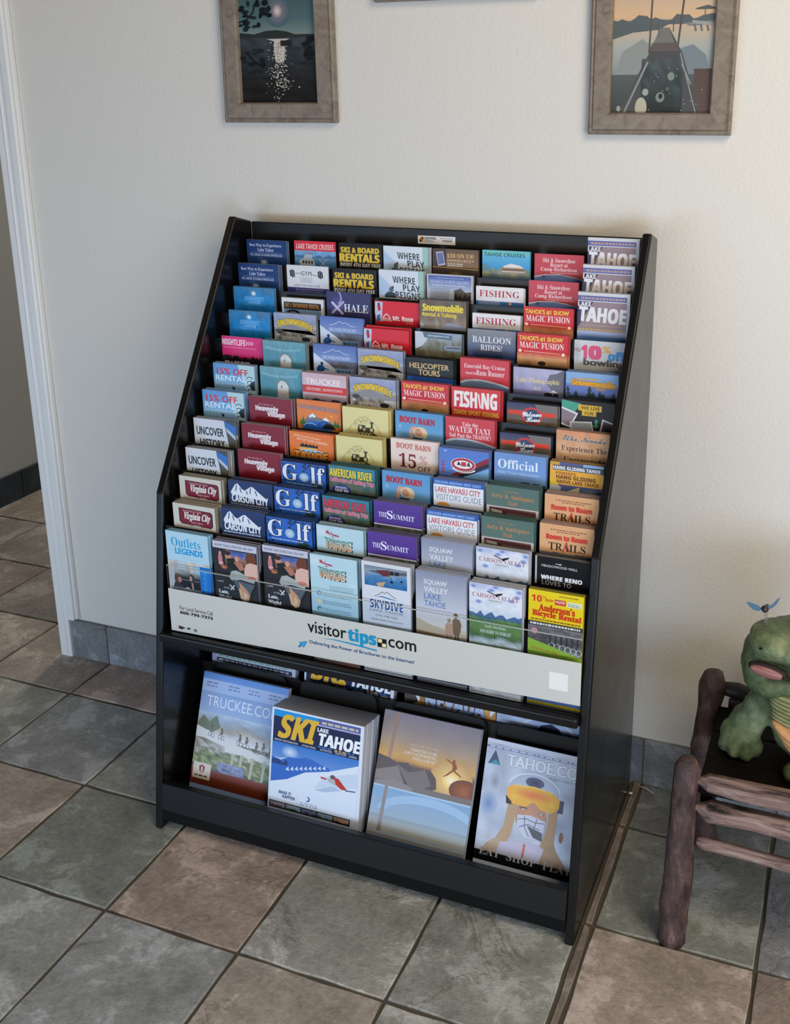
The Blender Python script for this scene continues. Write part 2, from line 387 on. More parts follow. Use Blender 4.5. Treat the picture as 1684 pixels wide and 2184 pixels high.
baseboard('baseboard_left', 'y', -0.9, 4.0, -1.742, ['#33393a', '#3a3c3a', '#30363a'], 0.305)
# door casing at the end of the wall
t1 = empty('trim_1'); tag(t1, kind='structure')
box('inner_strip', -0.7205, -0.681, -0.018, 0.0, -0.004, 2.6, M_trim, t1, 0.003, 2)
box('bead', -0.697, -0.692, -0.021, -0.010, -0.004, 2.6, M_trim, t1, 0.002, 2)
t2 = empty('trim_2'); tag(t2, kind='structure')
box('outer_strip', -0.681, -0.657, -0.022, 0.0, 0.118, 2.6, M_trim, t2, 0.004, 3)
box('bead', -0.657, -0.650, -0.014, 0.0, 0.120, 2.6, M_trim, t2, 0.003, 2)
box('jamb', -0.7205, -0.700, -0.001, 0.13, -0.004, 2.6, M_trim, t2)

# ------------------------------------------------------------------ brochure rack
W = 0.949; PT = 0.0185
rack = empty('brochure_rack', (0, 0, 0)); tag(rack, 'tall black floor rack full of brochures and magazines against the white wall', 'display rack')
prof = [(-0.040, 0.001), (-0.5505, 0.001), (-0.444, 0.755), (-0.1075, 1.2925), (-0.040, 1.2755)]
for x0 in (0.0, W - PT):
    sp = prism_x('side_panel', prof, x0, x0 + PT, M_black, rack, 0.0045, 3)
    me = sp.data; me.materials.append(M_edge)
    for p in me.polygons:
        if p.normal.y < -0.3 or p.normal.z > 0.3: p.material_index = 1
XI0, XI1 = PT, W - PT
box('back_panel', XI0, XI1, -0.0445, -0.0365, 0.02, 1.2745, M_lip, rack, 0.002)
YR = lambda r: -0.09 - 0.0343 * r
ZR = lambda r: 1.234 - 0.0503 * r
for r in range(11):                                                     # stepped trays that hold the rows of pockets
    yb = YR(r) + 0.0185; yf = YR(r) - 0.0115; zf = ZR(r) - 0.2345
    bm = bmesh.new(); bx(bm, XI0, XI1, yf - 0.0018, min(yb, -0.046), zf - 0.003, zf)
    if r < 11: bx(bm, XI0, XI1, yf - 0.0018, yf, zf - 0.003, ZR(r) - 0.047, 0.0004)
    else: pass
    bm_obj('pocket_tray', bm, M_pocket, rack)
DX = [0.1433, 0.2566, 0.3690, 0.4813, 0.5923, 0.7056, 0.8168]
for dx in DX:
    prism_x('divider', [(-0.055, 0.47), (-0.466, 0.47), (-0.466, 0.62), (-0.452, 0.64), (-0.078, 1.185), (-0.055, 1.185)], dx - 0.0005, dx + 0.0005, M_dark, rack)
    bm = bmesh.new(); bmesh.ops.create_uvsphere(bm, u_segments=10, v_segments=6, radius=0.0030, matrix=Matrix.Translation((dx, -0.4750, 0.556)))
    bm_obj('rivet', bm, M_edge, rack, True)
prism_x('shelf', [(-0.052, 0.436), (-0.486, 0.436), (-0.486, 0.4515), (-0.052, 0.4515)], XI0, XI1, M_lip, rack)
prism_x('shelf_nosing', [(-0.484, 0.4375), (-0.502, 0.4375), (-0.502, 0.459), (-0.484, 0.459)], XI0, XI1, M_edge, rack, 0.005, 3)
prism_x('lip_board', [(-0.5465, 0.051), (-0.5365, 0.1115), (-0.520, 0.1095), (-0.530, 0.051)], XI0, XI1, M_lip, rack, 0.0012, 1)
prism_x('toe_board', [(-0.5440, 0.023), (-0.5440, 0.0505), (-0.528, 0.0505), (-0.528, 0.023)], XI0, XI1, M_dark, rack)
box('bottom_shelf', XI0, XI1, -0.528, -0.052, 0.050, 0.063, M_dark, rack)
box('step_shelf', XI0, XI1, -0.380, -0.052, 0.063, 0.103, M_dark, rack)
prism_x('magazine_divider', [(-0.392, 0.064), (-0.3535, 0.3135), (-0.3505, 0.3135), (-0.389, 0.064)], XI0, XI1, M_pocket, rack)
for x0, x1 in ((0.055, 0.24), (0.275, 0.46), (0.50, 0.708), (0.732, 0.925)):    # rounded pocket backs between the front magazines
    bm = bmesh.new(); n = 6; r_ = 0.02; pts = [(x0, 0.07), (x1, 0.07)]
    for i in range(n + 1): a = math.pi / 2 * i / n; pts.append((x1 - r_ + r_ * math.cos(a), 0.3215 - r_ + r_ * math.sin(a)))
    for i in range(n + 1): a = math.pi / 2 + math.pi / 2 * i / n; pts.append((x0 + r_ + r_ * math.cos(a), 0.3215 - r_ + r_ * math.sin(a)))
    yy = lambda z: -0.3975 + (z - 0.066) * 0.148
    A = [bm.verts.new((x, yy(z) - 0.002, z)) for x, z in pts]; B = [bm.verts.new((x, yy(z), z)) for x, z in pts]
    bm.faces.new(list(reversed(A))); bm.faces.new(B)
    for i in range(len(pts)): bm.faces.new((A[i], A[(i + 1) % len(pts)], B[(i + 1) % len(pts)], B[i]))
    bmesh.ops.recalc_face_normals(bm, faces=bm.faces); bm_obj('pocket_back', bm, M_pocket, rack)
# clear acrylic front with the frosted printed band
M_clear = bpy.data.materials.new('clear_acrylic'); M_clear.use_nodes = True; nt = M_clear.node_tree; nt.nodes.clear()
o_ = nt.nodes.new('ShaderNodeOutputMaterial'); tr = nt.nodes.new('ShaderNodeBsdfTransparent'); gl = nt.nodes.new('ShaderNodeBsdfGlossy'); gl.inputs['Roughness'].default_value = 0.05
mxs = nt.nodes.new('ShaderNodeMixShader'); fr_ = nt.nodes.new('ShaderNodeFresnel'); fr_.inputs[0].default_value = 1.18
tr.inputs[0].default_value = (0.985, 0.99, 0.99, 1)
nt.links.new(fr_.outputs[0], mxs.inputs[0]); nt.links.new(tr.outputs[0], mxs.inputs[1]); nt.links.new(gl.outputs[0], mxs.inputs[2]); nt.links.new(mxs.outputs[0], o_.inputs[0])
M_frost = bpy.data.materials.new('frosted_acrylic'); M_frost.use_nodes = True; nt = M_frost.node_tree; pb = nt.nodes['Principled BSDF']; o_ = nt.nodes['Material Output']
pb.inputs['Base Color'].default_value = (*hx('#dad8ce'), 1); pb.inputs['Roughness'].default_value = 0.4
tr = nt.nodes.new('ShaderNodeBsdfTransparent'); mxs = nt.nodes.new('ShaderNodeMixShader'); mxs.inputs[0].default_value = 0.82
nt.links.new(tr.outputs[0], mxs.inputs[1]); nt.links.new(pb.outputs[0], mxs.inputs[2]); nt.links.new(mxs.outputs[0], o_.inputs[0])
AY = -0.4805
cl = box('acrylic_front', 0.0385, 0.9295, AY, AY + 0.0022, 0.4595, 0.6095, M_clear, rack); cl['label'] = 'clear acrylic sheet across the bottom row of brochures'
box('acrylic_edge', 0.0385, 0.9295, AY - 0.0001, AY + 0.0023, 0.6095, 0.6108, mat('acrylic_edge_glow', hx('#b5b8b6'), 0.3), rack)
fbm = bmesh.new(); q = [fbm.verts.new(p) for p in ((0.0385, 0, 0.4595), (0.9295, 0, 0.4755), (0.9295, 0, 0.5635), (0.0385, 0, 0.5575))]; q2 = [fbm.verts.new(v.co + Vector((0, 0.0004, 0))) for v in q]
fbm.faces.new(q); fbm.faces.new(list(reversed(q2)))
for i in range(4): fbm.faces.new((q[i], q2[i], q2[(i + 1) % 4], q[(i + 1) % 4]))
for v in fbm.verts: v.co.y += AY - 0.0006
fb = bm_obj('frosted_band', fbm, M_frost, rack); fb['label'] = 'frosted advertising band with black and blue lettering'
Z = lambda z: 0.6 - z                                                    # band print, in metres from (0, 0.6)
def on_band(name, *calls):
    I = Ink()
    for f in calls: f(I)
    for me_ in I.meshes(1.0, name):
        if me_: o = link(name, me_, rack); o.location = (0, AY - 0.0009, 0.6)
on_band('service_line', lambda I: I.T('For Local Service Call', 0.1045, Z(0.5215), 0.081, 0.0088, '#333', 'G'))
on_band('phone_number', lambda I: I.T('800-799-7373', 0.1045, Z(0.5095), 0.081, 0.0068, '#111', 'S', 0.02))
on_band('wordmark', lambda I: I.T('visitor', 0.412, Z(0.545), 0.086, 0.026, '#151515', 'G', 0.013).T('tips', 0.4895, Z(0.546), 0.062, 0.037, '#1b93bd', 'S', 0.04).T('com', 0.5755, Z(0.539), 0.059, 0.0185, '#151515', 'G', 0.013))
on_band('slogan', lambda I: I.T('Delivering the Power of Brochures to the Internet!', 0.486, Z(0.5015), 0.228, 0.0098, '#3b4a80', 'G', 0.02))
on_band('swoosh', lambda I: I.P([(0.400, Z(0.5105)), (0.43, Z(0.5135)), (0.475, Z(0.5125)), (0.521, Z(0.5085)), (0.521, Z(0.5055)), (0.475, Z(0.509)), (0.43, Z(0.5115))], '#1b93bd'))
on_band('checker_mark', lambda I: I.R(0.5225, Z(0.5355), 0.5425, Z(0.5165), '#151515').R(0.524, Z(0.534), 0.5325, Z(0.5265), '#efe3ab').R(0.5325, Z(0.5255), 0.541, Z(0.518), '#efe3ab'))
on_band('arrow_mark', lambda I: I.P([(0.3465, Z(0.4915)), (0.367, Z(0.4975)), (0.3575, Z(0.4805)), (0.3545, Z(0.4855)), (0.3475, Z(0.479)), (0.3445, Z(0.4825)), (0.3515, Z(0.4885))], '#2a7fa8').P([(0.3495, Z(0.4915)), (0.3645, Z(0.4955)), (0.357, Z(0.4835)), (0.3545, Z(0.4875))], '#35a6d6'))
on_band('blank_patch', lambda I: I.R(0.8695, Z(0.5355), 0.9055, Z(0.4995), '#e8e6de'))
on_band('small_logo', lambda I: I.R(0.052, Z(0.4735), 0.0575, Z(0.467), '#d9b9b2').P([(0.0575, Z(0.474)), (0.066, Z(0.473)), (0.0745, Z(0.4705)), (0.066, Z(0.4665)), (0.0575, Z(0.4665))], '#2b2f3c'))
on_band('small_logo', lambda I: I.P([(0.079, Z(0.473)), (0.088, Z(0.4735)), (0.085, Z(0.4685)), (0.078, Z(0.4685))], '#444'))
on_band('small_logo', lambda I: I.R(0.0955, Z(0.4725), 0.1025, Z(0.4665), '#7a6a70'))
# certification sticker on the top board
st = empty('sticker', (0.4335, -0.0447, 1.2600)); tag(st, 'small white certification sticker on the black board above the brochures', 'sticker')
box('backing', 0.0, 0.0865, -0.0008, 0.0, -0.0175, 0.0, mat('sticker_white', hx('#e6e3df'), 0.4), st, 0.0003)
I = Ink(); I.R(0.05, 0.028, 0.155, 0.155, '#e59a2c').R(0.1025, 0.028, 0.155, 0.09, '#1b1a20').R(0.05, 0.09, 0.1025, 0.155, '#1b1a20')
I.T('CERTIFIED', 0.335, 0.03, 0.33, 0.055, '#2a2a2a', 'G', 0.04).lines(0.18, 0.43, 0.105, 2, 0.03, 0.016, '#777', 2).lines(0.6, 0.95, 0.04, 1, 0.03, 0.018, '#8a7f80', 4)
for k in range(22): I.R(0.66 + k * 0.012, 0.085, 0.666 + k * 0.012, 0.13, '#8b8588' if k % 3 else '#5c575a')
for me_, nm in zip(I.meshes(0.0865, 'sticker'), ('sticker_print', 'sticker_lettering')):
    o = link(nm, me_, st); o.location = (0, -0.0009, 0)

# ------------------------------------------------------------------ cover designs
D = {}
def design(key, face, edge, desc):
    def deco(f): D[key] = (f, face, edge, desc); return f
    return deco
BG = 1.95
@design('best', '#1f3f73', '#8f97a8', 'navy brochure about the best way to experience the lake')
def _(i): i.R(0, 0, 1, BG, '#1d3c70', '#2a5288'); i.T('Best Way to Experience', .47, .09, .80, .095, '#c9cfea', 'B'); i.T('Lake Tahoe', .47, .20, .40, .085, '#c9cfea', 'B'); i.L(.1, .315, .86, .315, .006, '#8fa0cc'); i.T('M.S. DIXIE II PADDLEWHEELER', .48, .345, .80, .06, '#c3cbe8', 'B'); i.E(.42, .56, .1, .08, '#c8d2e4', '#3d6398'); i.L(.3, .44, .3, .50, .01, '#8ea2cc'); i.L(.36, .43, .36, .49, .01, '#8ea2cc')
@design('snowcenter', '#1c86c8', '#6f8ba6', 'bright blue snowmobile center brochure with a white snowflake')
def _(i):
    i.G(0, 0, 1, BG, [(0, '#4a7fa8'), (.12, '#1f84c4'), (.6, '#1682cf'), (1, '#1670b8')], .1, 4, 14, 16, 4, 6, .18)
    for k in range(3): a = math.pi * k / 3; i.L(.5 - .06 * math.cos(a), .15 - .06 * math.sin(a), .5 + .06 * math.cos(a), .15 + .06 * math.sin(a), .026, '#d9ecf8')
    i.L(.27, .245, .76, .245, .008, '#a9d5f0'); i.T('SNOWMOBILE', .51, .26, .46, .075, '#86c4ec', 'B'); i.T('CENTER', .51, .35, .30, .06, '#9fd3f2', 'B'); i.lines(.25, .78, .435, 1, .03, .012, '#6db8e6')
@design('nightlife', '#d42a72', '#8d8a92', 'hot pink nightlife brochure with white lettering')
def _(i):
    i.R(0, 0, 1, .55, '#e0357c', '#d6266e'); i.T('NIGHTLIFE>>>', .39, .07, .76, .155, '#f4dbe6', 'S', .02); i.lines(.04, .86, .27, 1, .03, .018, '#eba0bf')
    i.G(0, .48, 1, .62, [(0, '#d6286f'), (.45, '#7a1f45'), (1, '#140d12')], .35, 8, 20, 6, 9, 2, .2); i.R(0, .60, 1, BG, '#140d12'); i.K(0, 1, .62, .16, '#1c1016', 5, 26); i.T('TAHOE', .36, .62, .62, .2, '#e9e6e8', 'B', .03)
@design('rentals', '#6ba4d6', '#9fb4c2', 'sky blue ski rental brochure reading fifteen percent off')
def _(i):
    i.G(0, 0, 1, BG, [(0, '#5f97d4'), (.2, '#79b0dc'), (.5, '#a9cfe6'), (1, '#6b94b8')], .03, 3, 10, 10, 2, 2, .06); i.P([(.6, 0), (1, 0), (1, .7), (.82, .7)], '#b4d6de')
    i.P([(1, .36), (.9, .42), (.86, .5), (.92, .6), (1, .62)], '#27333d'); i.T('15% OFF', .47, .105, .76, .165, '#d62a33', 'T', .02); i.T('RENTALS', .47, .29, .84, .14, '#eaf3f8', 'T', .015); i.T('SKI & SNOWBOARD', .44, .46, .8, .075, '#d2e5ef', 'T'); i.P([(.44, .56), (.5, .57), (.51, .63), (.46, .64)], '#1c232a')
    for k in range(4): i.Q(.88, .32 + .1 * k, .06, .04, 160, 360, .018, '#17202a')
@design('uncover', '#cfd2d8', '#84858a', 'white and grey brochure reading uncover history')
def _(i): i.R(0, 0, 1, BG, '#d3d6dc'); i.P([(.74, 0), (1, 0), (1, 1.2), (.92, 1.2)], '#46505c'); i.P([(.74, .0), (1, .12), (1, .35), (.80, .20)], '#3d73c0'); i.P([(.78, .16), (1, .36), (1, .46), (.80, .27)], '#b9c3cf'); i.P([(.82, .3), (1, .48), (1, .9), (.90, .9)], '#5c5548'); i.T('UNCOVER', .39, .20, .66, .21, '#24262a', 'T', .03); i.T('HISTORY', .43, .50, .60, .21, '#24262a', 'T', .03)
@design('virginia', '#cfc8ba', '#9d9585', 'cream town brochure with a dark red cartouche')
def _(i): i.R(0, 0, 1, BG, '#d2cbbd'); i.P([(.14, .10), (.90, .12), (.94, .17), (.94, .47), (.89, .53), (.20, .50), (.14, .44)], '#2a1416'); i.P([(.16, .115), (.89, .135), (.92, .18), (.92, .46), (.88, .51), (.21, .485), (.16, .43)], '#7e1d2c'); i.T('Step Back In Time', .46, .135, .44, .06, '#c9a5a4', 'B'); i.T('Virginia City', .54, .19, .68, .23, '#eee4dc', 'O', .03, '#3a0d14', .03); i.T('NEVADA', .56, .42, .28, .04, '#d7b5ae', 'B'); i.Q(.55, .60, .17, .1, 200, 340, .015, '#a59c8c'); i.R(.3, .66, .5, .72, '#1a1a1a')
@design('outlets', '#a6cfe2', '#7fb4cf', 'pale blue outlet mall brochure with a photo of two women')
def _(i):
    i.R(0, 0, 1, 2.18, '#b4d6e4'); i.T('Outlets', .47, .14, .70, .23, '#2f9fd2', 'B', -.01); i.T('LEGENDS', .53, .40, .66, .16, '#2a9bd4', 'G', .05); i.L(.08, .47, .16, .47, .01, '#5ab1da'); i.Q(.6, .58, .22, .1, 20, 200, .008, '#7fc0dd')
    i.G(0, .73, 1, 1.5, [(0, '#c4c2bc'), (.4, '#a8a49c'), (.5, '#4c4a4a'), (1, '#3a3a3c')], .05, 6, 10, 10, 4, 3, .25); i.R(.24, .73, .42, .95, '#b9ccd8'); i.R(.52, .76, .60, 1.0, '#d9d0be'); i.R(.62, .80, .80, 1.0, '#a9c9d8')
    i.P([(0, .73), (.14, .73), (.14, 1.36), (.1, 1.45), (0, 1.45)], '#c9c6c0'); i.R(.14, 1.14, .74, 1.5, '#222226'); i.L(.3, 1.2, .74, 1.2, .02, '#8a8c8c')
    i.E(.22, 1.2, .09, .12, '#6a443c'); i.E(.26, 1.22, .045, .07, '#b98a78'); i.P([(.08, 1.5), (.12, 1.33), (.24, 1.3), (.36, 1.4), (.38, 1.5)], '#3c3d44'); i.E(.55, 1.14, .06, .1, '#3a2824'); i.E(.53, 1.15, .035, .07, '#c79a86'); i.P([(.42, 1.5), (.46, 1.28), (.56, 1.25), (.68, 1.32), (.76, 1.5)], '#1b1b1f'); i.P([(.53, 1.25), (.58, 1.25), (.6, 1.5), (.55, 1.5)], '#b58c7e')
    i.R(.76, .80, 1, 2.18, '#1782d8'); i.T('JOIN ZONE OUTLETS'[:5], .88, .92, .1, .05, '#6db9ee', 'G')
    for k in range(5): i.Q(.88, .95 + k * .13, .04, .04, 30, 330, .016, '#63b2ea')
    i.R(0, 1.42, .76, 2.18, '#c9c9cb'); i.P([(.2, 1.5), (.45, 1.38), (.6, 1.5)], '#e2e2e2')
@design('cruises', '#cf2f3a', '#7f3038', 'red topped lake cruise brochure with a white boat')
def _(i):
    i.R(0, 0, 1, .24, '#dd2f3c'); i.G(0, .24, 1, BG, [(0, '#7eaad2'), (.12, '#5d93c8'), (.3, '#3c74b0'), (1, '#2c64a0')], .03, 2, 12, 12, 3, 8, .15); i.T('LAKE TAHOE CRUISES', .50, .07, .90, .13, '#f3d5d6', 'S', .01); i.K(0, 1, .42, .09, '#4c6f96', 3, 12)
    i.P([(.1, .52), (.14, .46), (.46, .45), (.5, .6), (.46, .7), (.16, .7)], '#c9d1da'); i.P([(.2, .46), (.25, .34), (.42, .34), (.44, .46)], '#aeb8c4'); i.R(.26, .29, .44, .33, '#8f9aa6'); i.L(.3, .29, .46, .31, .02, '#6d7782')
    for k in range(4): i.R(.19 + k * .07, .49, .23 + k * .07, .56, '#2c3238')
    i.L(.60, .44, .75, .62, .018, '#bcd1e6'); i.L(.78, .44, .62, .62, .018, '#bcd1e6'); i.L(.69, .36, .69, .44, .008, '#d6e4f0')
@design('gym', '#dcdce0', '#9c9ca6', 'white gym brochure with a black barbell drawing')
def _(i):
    i.R(0, 0, 1, BG, '#dedfe4'); i.L(.2, .2, .37, .2, .012, '#3a3a3c'); i.L(.58, .215, .76, .24, .012, '#3a3a3c'); i.T('GYM', .47, .14, .25, .11, '#3c3c40', 'G')
    for x, hh in ((.08, .15), (.12, .2), (.16, .17), (.76, .16), (.80, .2), (.84, .15)): i.L(x, .21 - hh / 2, x + .02, .21 + hh / 2, .034, '#222')
    i.lines(.32, .62, .30, 4, .035, .014, '#a9a9b4', 3); i.T('DROP INS WELCOME', .48, .47, .62, .05, '#66666c', 'G', .01); i.R(0, .55, 1, BG, '#3f3f8c'); i.lines(.2, .86, .585, 2, .05, .02, '#a5a5d2', 5)
@design('snowshoe', '#e4e4e2', '#8a8a8c', 'white bordered ski and snowshoe rental brochure')
def _(i): i.R(0, 0, 1, BG, '#e3e3e1'); i.R(.05, .10, .94, .27, '#16161a'); i.T('SKI & SNOWSHOE RENTAL', .49, .125, .82, .115, '#c98a3a', 'S', .01); i.G(.05, .27, .94, 1.5, [(0, '#8fb0d4'), (.15, '#7b9cc4'), (.3, '#c3cede'), (1, '#566c8c')], .1, 5, 12, 8, 4, 4, .2); i.Q(.27, .46, .18, .15, 150, 400, .05, '#1e2026'); i.E(.27, .48, .15, .12, '#2c4a78'); i.T('Reno', .35, .43, .35, .11, '#e0e3ea', 'C', .03)
@design('snowmobile', '#a9adc0', '#73757e', 'snowy mountain brochure with arched yellow snowmobile lettering')
def _(i):
    i.G(0, 0, 1, .42, [(0, '#a3a8c2'), (.5, '#8a96b8'), (1, '#b9bcc4')], .08, 9, 12, 8, 3, 3, .12); i.G(0, .36, 1, BG, [(0, '#9a938c'), (.06, '#6d6660'), (.14, '#b5b3b4'), (.22, '#e1e1e4'), (.3, '#4e4c4c'), (.4, '#cfd0d4'), (1, '#3c3c40')], .18, 11, 26, 26, 8, 14, .35)
    i.P([(0, .44), (.2, .34), (.42, .27), (.62, .33), (.8, .38), (1, .5), (1, .40), (0, .40)], '#8f8b8e'); i.T('SNOWMOBILE', .50, .13, .84, .155, '#e6c22e', 'S', .05, '#57420f', .04, .10, 0, .07)
    i.E(.13, .46, .09, .06, '#3a3226', '#554b3c'); i.E(.75, .62, .10, .06, '#2f3034'); i.R(.75, .5, .95, .56, '#c7c8cc')
@design('massage', '#5b97a8', '#8b8d8e', 'teal massage brochure with a white robe photo')
def _(i): i.G(0, 0, 1, BG, [(0, '#6fa3ae'), (.15, '#5b97a8'), (.4, '#4a8597'), (1, '#3f7688')], .12, 12, 12, 14, 4, 5, .14); i.T('SWEDISH MASSAGE', .47, .19, .84, .06, '#a5c9d2', 'B', -.01, None, 0, -.05); i.R(.38, .30, .68, .74, '#7d8c92'); i.P([(.40, .74), (.41, .42), (.46, .34), (.52, .31), (.6, .35), (.66, .44), (.66, .74)], '#d9d9d6'); i.Q(.53, .60, .12, .06, 0, 180, .02, '#aab2b4'); i.E(.50, .47, .018, .03, '#6c757a'); i.L(.52, .35, .51, .46, .008, '#a3a8aa'); i.lines(.1, .92, .82, 1, .05, .03, '#cfe0e4', 4)
@design('heavenly', '#841f2a', '#9b9aa6', 'maroon village brochure with stacked white lettering')
def _(i): i.R(0, 0, 1, BG, '#86202c', '#7c1c28'); i.T('The Shops at', .40, .15, .34, .05, '#d6909a', 'S'); i.T('Heavenly', .42, .20, .54, .17, '#ecdfe0', 'S', .05); i.T('Village', .63, .33, .42, .17, '#ecdfe0', 'S', .05)
@design('carson', '#263a66', '#59627c', 'navy city visitors guide with white mountain peaks')
def _(i):
    i.R(0, 0, 1, .66, '#2a3c68', '#233459'); i.P([(.06, .28), (.16, .10), (.22, .06), (.32, .19), (.38, .22), (.50, .12), (.56, .10), (.70, .22), (.88, .37), (.88, .42), (.06, .34)], '#e3e6ee')
    for a, b in (((.2, .10), (.17, .26)), ((.27, .16), (.30, .28)), ((.52, .14), (.50, .28)), ((.62, .19), (.66, .31)), ((.42, .22), (.44, .30))): i.L(*a, *b, .022, '#2a3c68')
    i.T('CARSON CITY', .49, .33, .84, .20, '#e6e8ee', 'S', .03); i.lines(.05, .92, .555, 1, .05, .035, '#c3c9d8', 7); i.R(0, .635, 1, BG, '#b3bbd2'); i.T('VISITORS GUIDE', .50, .66, .90, .09, '#39486e', 'S')
@design('flyer', '#2c2b2e', '#a6a4b4', 'dark restaurant flyer offering ten percent off')
def _(i):
    i.R(0, 0, 1, .17, '#c9c8d6'); i.T('SHOW THIS FLYER FOR 10% OFF!', .48, .06, .88, .055, '#5b5a6a', 'G', .02); i.R(0, .165, 1, 2.18, '#2c2b2e')
    i.G(.28, .19, .96, .52, [(0, '#3c4d7c'), (.3, '#5b74b8'), (.55, '#a97a62'), (1, '#6b4a3c')], .3, 3, 14, 8, 6, 4, .35); i.E(.16, .44, .05, .16, '#c77f80'); i.E(.16, .28, .03, .04, '#d09a94'); i.R(.12, .5, .22, .56, '#e0a9a8')
    i.E(.34, .30, .07, .12, '#c48a70'); i.E(.33, .26, .08, .06, '#3c2a26'); i.P([(.3, .4), (.5, .36), (.6, .5), (.52, .66), (.34, .6)], '#1f2420'); i.E(.54, .38, .05, .07, '#cf9a80'); i.P([(.46, .46), (.62, .44), (.72, .6), (.6, .66)], '#b37560')
    i.E(.86, .34, .12, .17, '#6e3f2c'); i.P([(.70, .62), (.74, .48), (.84, .42), (1, .44), (1, .86), (.7, .8)], '#dfb5a4'); i.P([(.34, .86), (.4, .7), (.52, .66), (.70, .74), (.94, .84), (.9, .92), (.6, .88), (.4, .94)], '#aeb2ae'); i.E(.86, .80, .1, .05, '#c78268'); i.E(.24, .62, .07, .05, '#b5704c'); i.E(.28, .58, .04, .03, '#7c4436')
    i.P([(.42, .90), (.92, .96), (.72, 1.40), (.66, 1.42)], '#5f676e'); i.P([(.92, .96), (.97, .98), (.78, 1.4), (.72, 1.4)], '#1d1c1f')
    i.P([(.56, .94), (.72, 1.10), (.8, 1.24), (.76, 1.4), (.66, 1.44), (.6, 1.3)], '#dca07a'); i.P([(.54, 1.1), (.6, 1.12), (.66, 1.42), (.58, 1.36)], '#e6bd92'); i.P([(.66, 1.16), (.74, 1.24), (.7, 1.44), (.64, 1.42)], '#f0c9a0')
    i.T('LAKE', .13, .98, .14, .035, '#cfcfd2', 'S'); i.T('ALIBI', .27, 1.12, .14, .045, '#b9b9be', 'S'); i.L(.34, 1.05, .44, 1.16, .03, '#dcdce0'); i.L(.45, 1.05, .36, 1.18, .03, '#dcdce0'); i.T('Late,', .19, 1.21, .24, .1, '#f0f0f0', 'B', .03); i.T('Night', .22, 1.34, .30, .12, '#f0f0f0', 'B', .03)
    i.G(.35, 1.95, 1, 2.18, [(0, '#8a6a50'), (.5, '#c9a080'), (1, '#5c5a58')], .4, 7, 10, 4, 5, 2, .4)
@design('skiboard', '#181616', '#4c4b50', 'black ski and board rentals brochure with yellow lettering')
def _(i):
    i.R(0, 0, 1, BG, '#1a1819'); i.T('SKI & BOARD', .49, .09, .90, .14, '#e2bd36', 'S', .04); i.T('RENTALS', .48, .245, .94, .21, '#e6c032', 'S', .05); i.T('EVERY 4TH DAY FREE', .50, .475, .94, .09, '#dedad6', 'S', .02); i.P([(.36, .70), (.48, .60), (.58, .70)], '#c9a83a'); i.K(.08, .3, .68, .05, '#b9b6b4', 3, 5); i.K(.62, .86, .69, .04, '#b9b6b4', 4, 5); i.R(.2, .73, .8, .85, '#2a2726')
@design('xhale', '#35345e', '#5d5d76', 'indigo bar brochure reading XHALE')
def _(i): i.R(0, 0, 1, BG, '#3b3a66', '#2b2b52'); i.E(.26, .32, .2, .28, '#565590', '#38376a'); i.L(.12, .53, .40, .22, .055, '#b9a9dc'); i.L(.12, .25, .38, .54, .055, '#cfc5e4'); i.Q(.24, .14, .1, .15, -70, 70, .03, '#b4a5dc'); i.T('HALE', .68, .28, .56, .19, '#e2e0ec', 'B', -.01)
@design('homewood', '#5a70ac', '#73809c', 'blue sky ski resort brochure with a snowboarder')
def _(i):
    i.R(0, 0, 1, .5, '#5870b4', '#8ba0cc'); i.G(0, .38, 1, BG, [(0, '#6c7186'), (.1, '#5b5c66'), (.2, '#8a8c98'), (1, '#4a5470')], .1, 6, 14, 12, 6, 8, .3); i.P([(0, .22), (.16, .34), (.34, .46), (.54, .62), (.6, .8), (0, .8)], '#d3dcee')
    i.PL([(.22, .215), (.36, .165), (.46, .10), (.52, .15), (.58, .12), (.72, .205), (.82, .21)], .012, '#d3dbf0'); i.T('HOMEWOOD', .52, .265, .62, .085, '#cbd5ee', 'B', -.02)
    i.P([(.06, .60), (.12, .52), (.20, .50), (.27, .60), (.22, .66), (.08, .68)], '#1c5a9c'); i.E(.19, .47, .035, .04, '#1c3c64'); i.L(.2, .57, .34, .62, .022, '#1b4b84'); i.R(.5, .56, .9, .70, '#7fa4cc'); i.T('WALLIE', .7, .60, .34, .1, '#22304c', 'B', .02)
@design('truckee', '#d2b6bb', '#b39aa2', 'dusty pink downtown brochure with a red band')
def _(i): i.R(0, 0, 1, .30, '#d0b0b8', '#d6bcc4'); i.T('TRUCKEE', .47, .13, .80, .14, '#f4ecee', 'T', .015); i.R(0, .30, 1, .48, '#d0382f'); i.T('HISTORIC DOWNTOWN', .50, .35, .82, .075, '#f0cfc9', 'B'); i.R(0, .48, 1, .66, '#cfb6c0', '#a9a6b8'); i.K(0, 1, .70, .1, '#3a3d54', 4, 22); i.R(0, .68, 1, BG, '#2c3048')
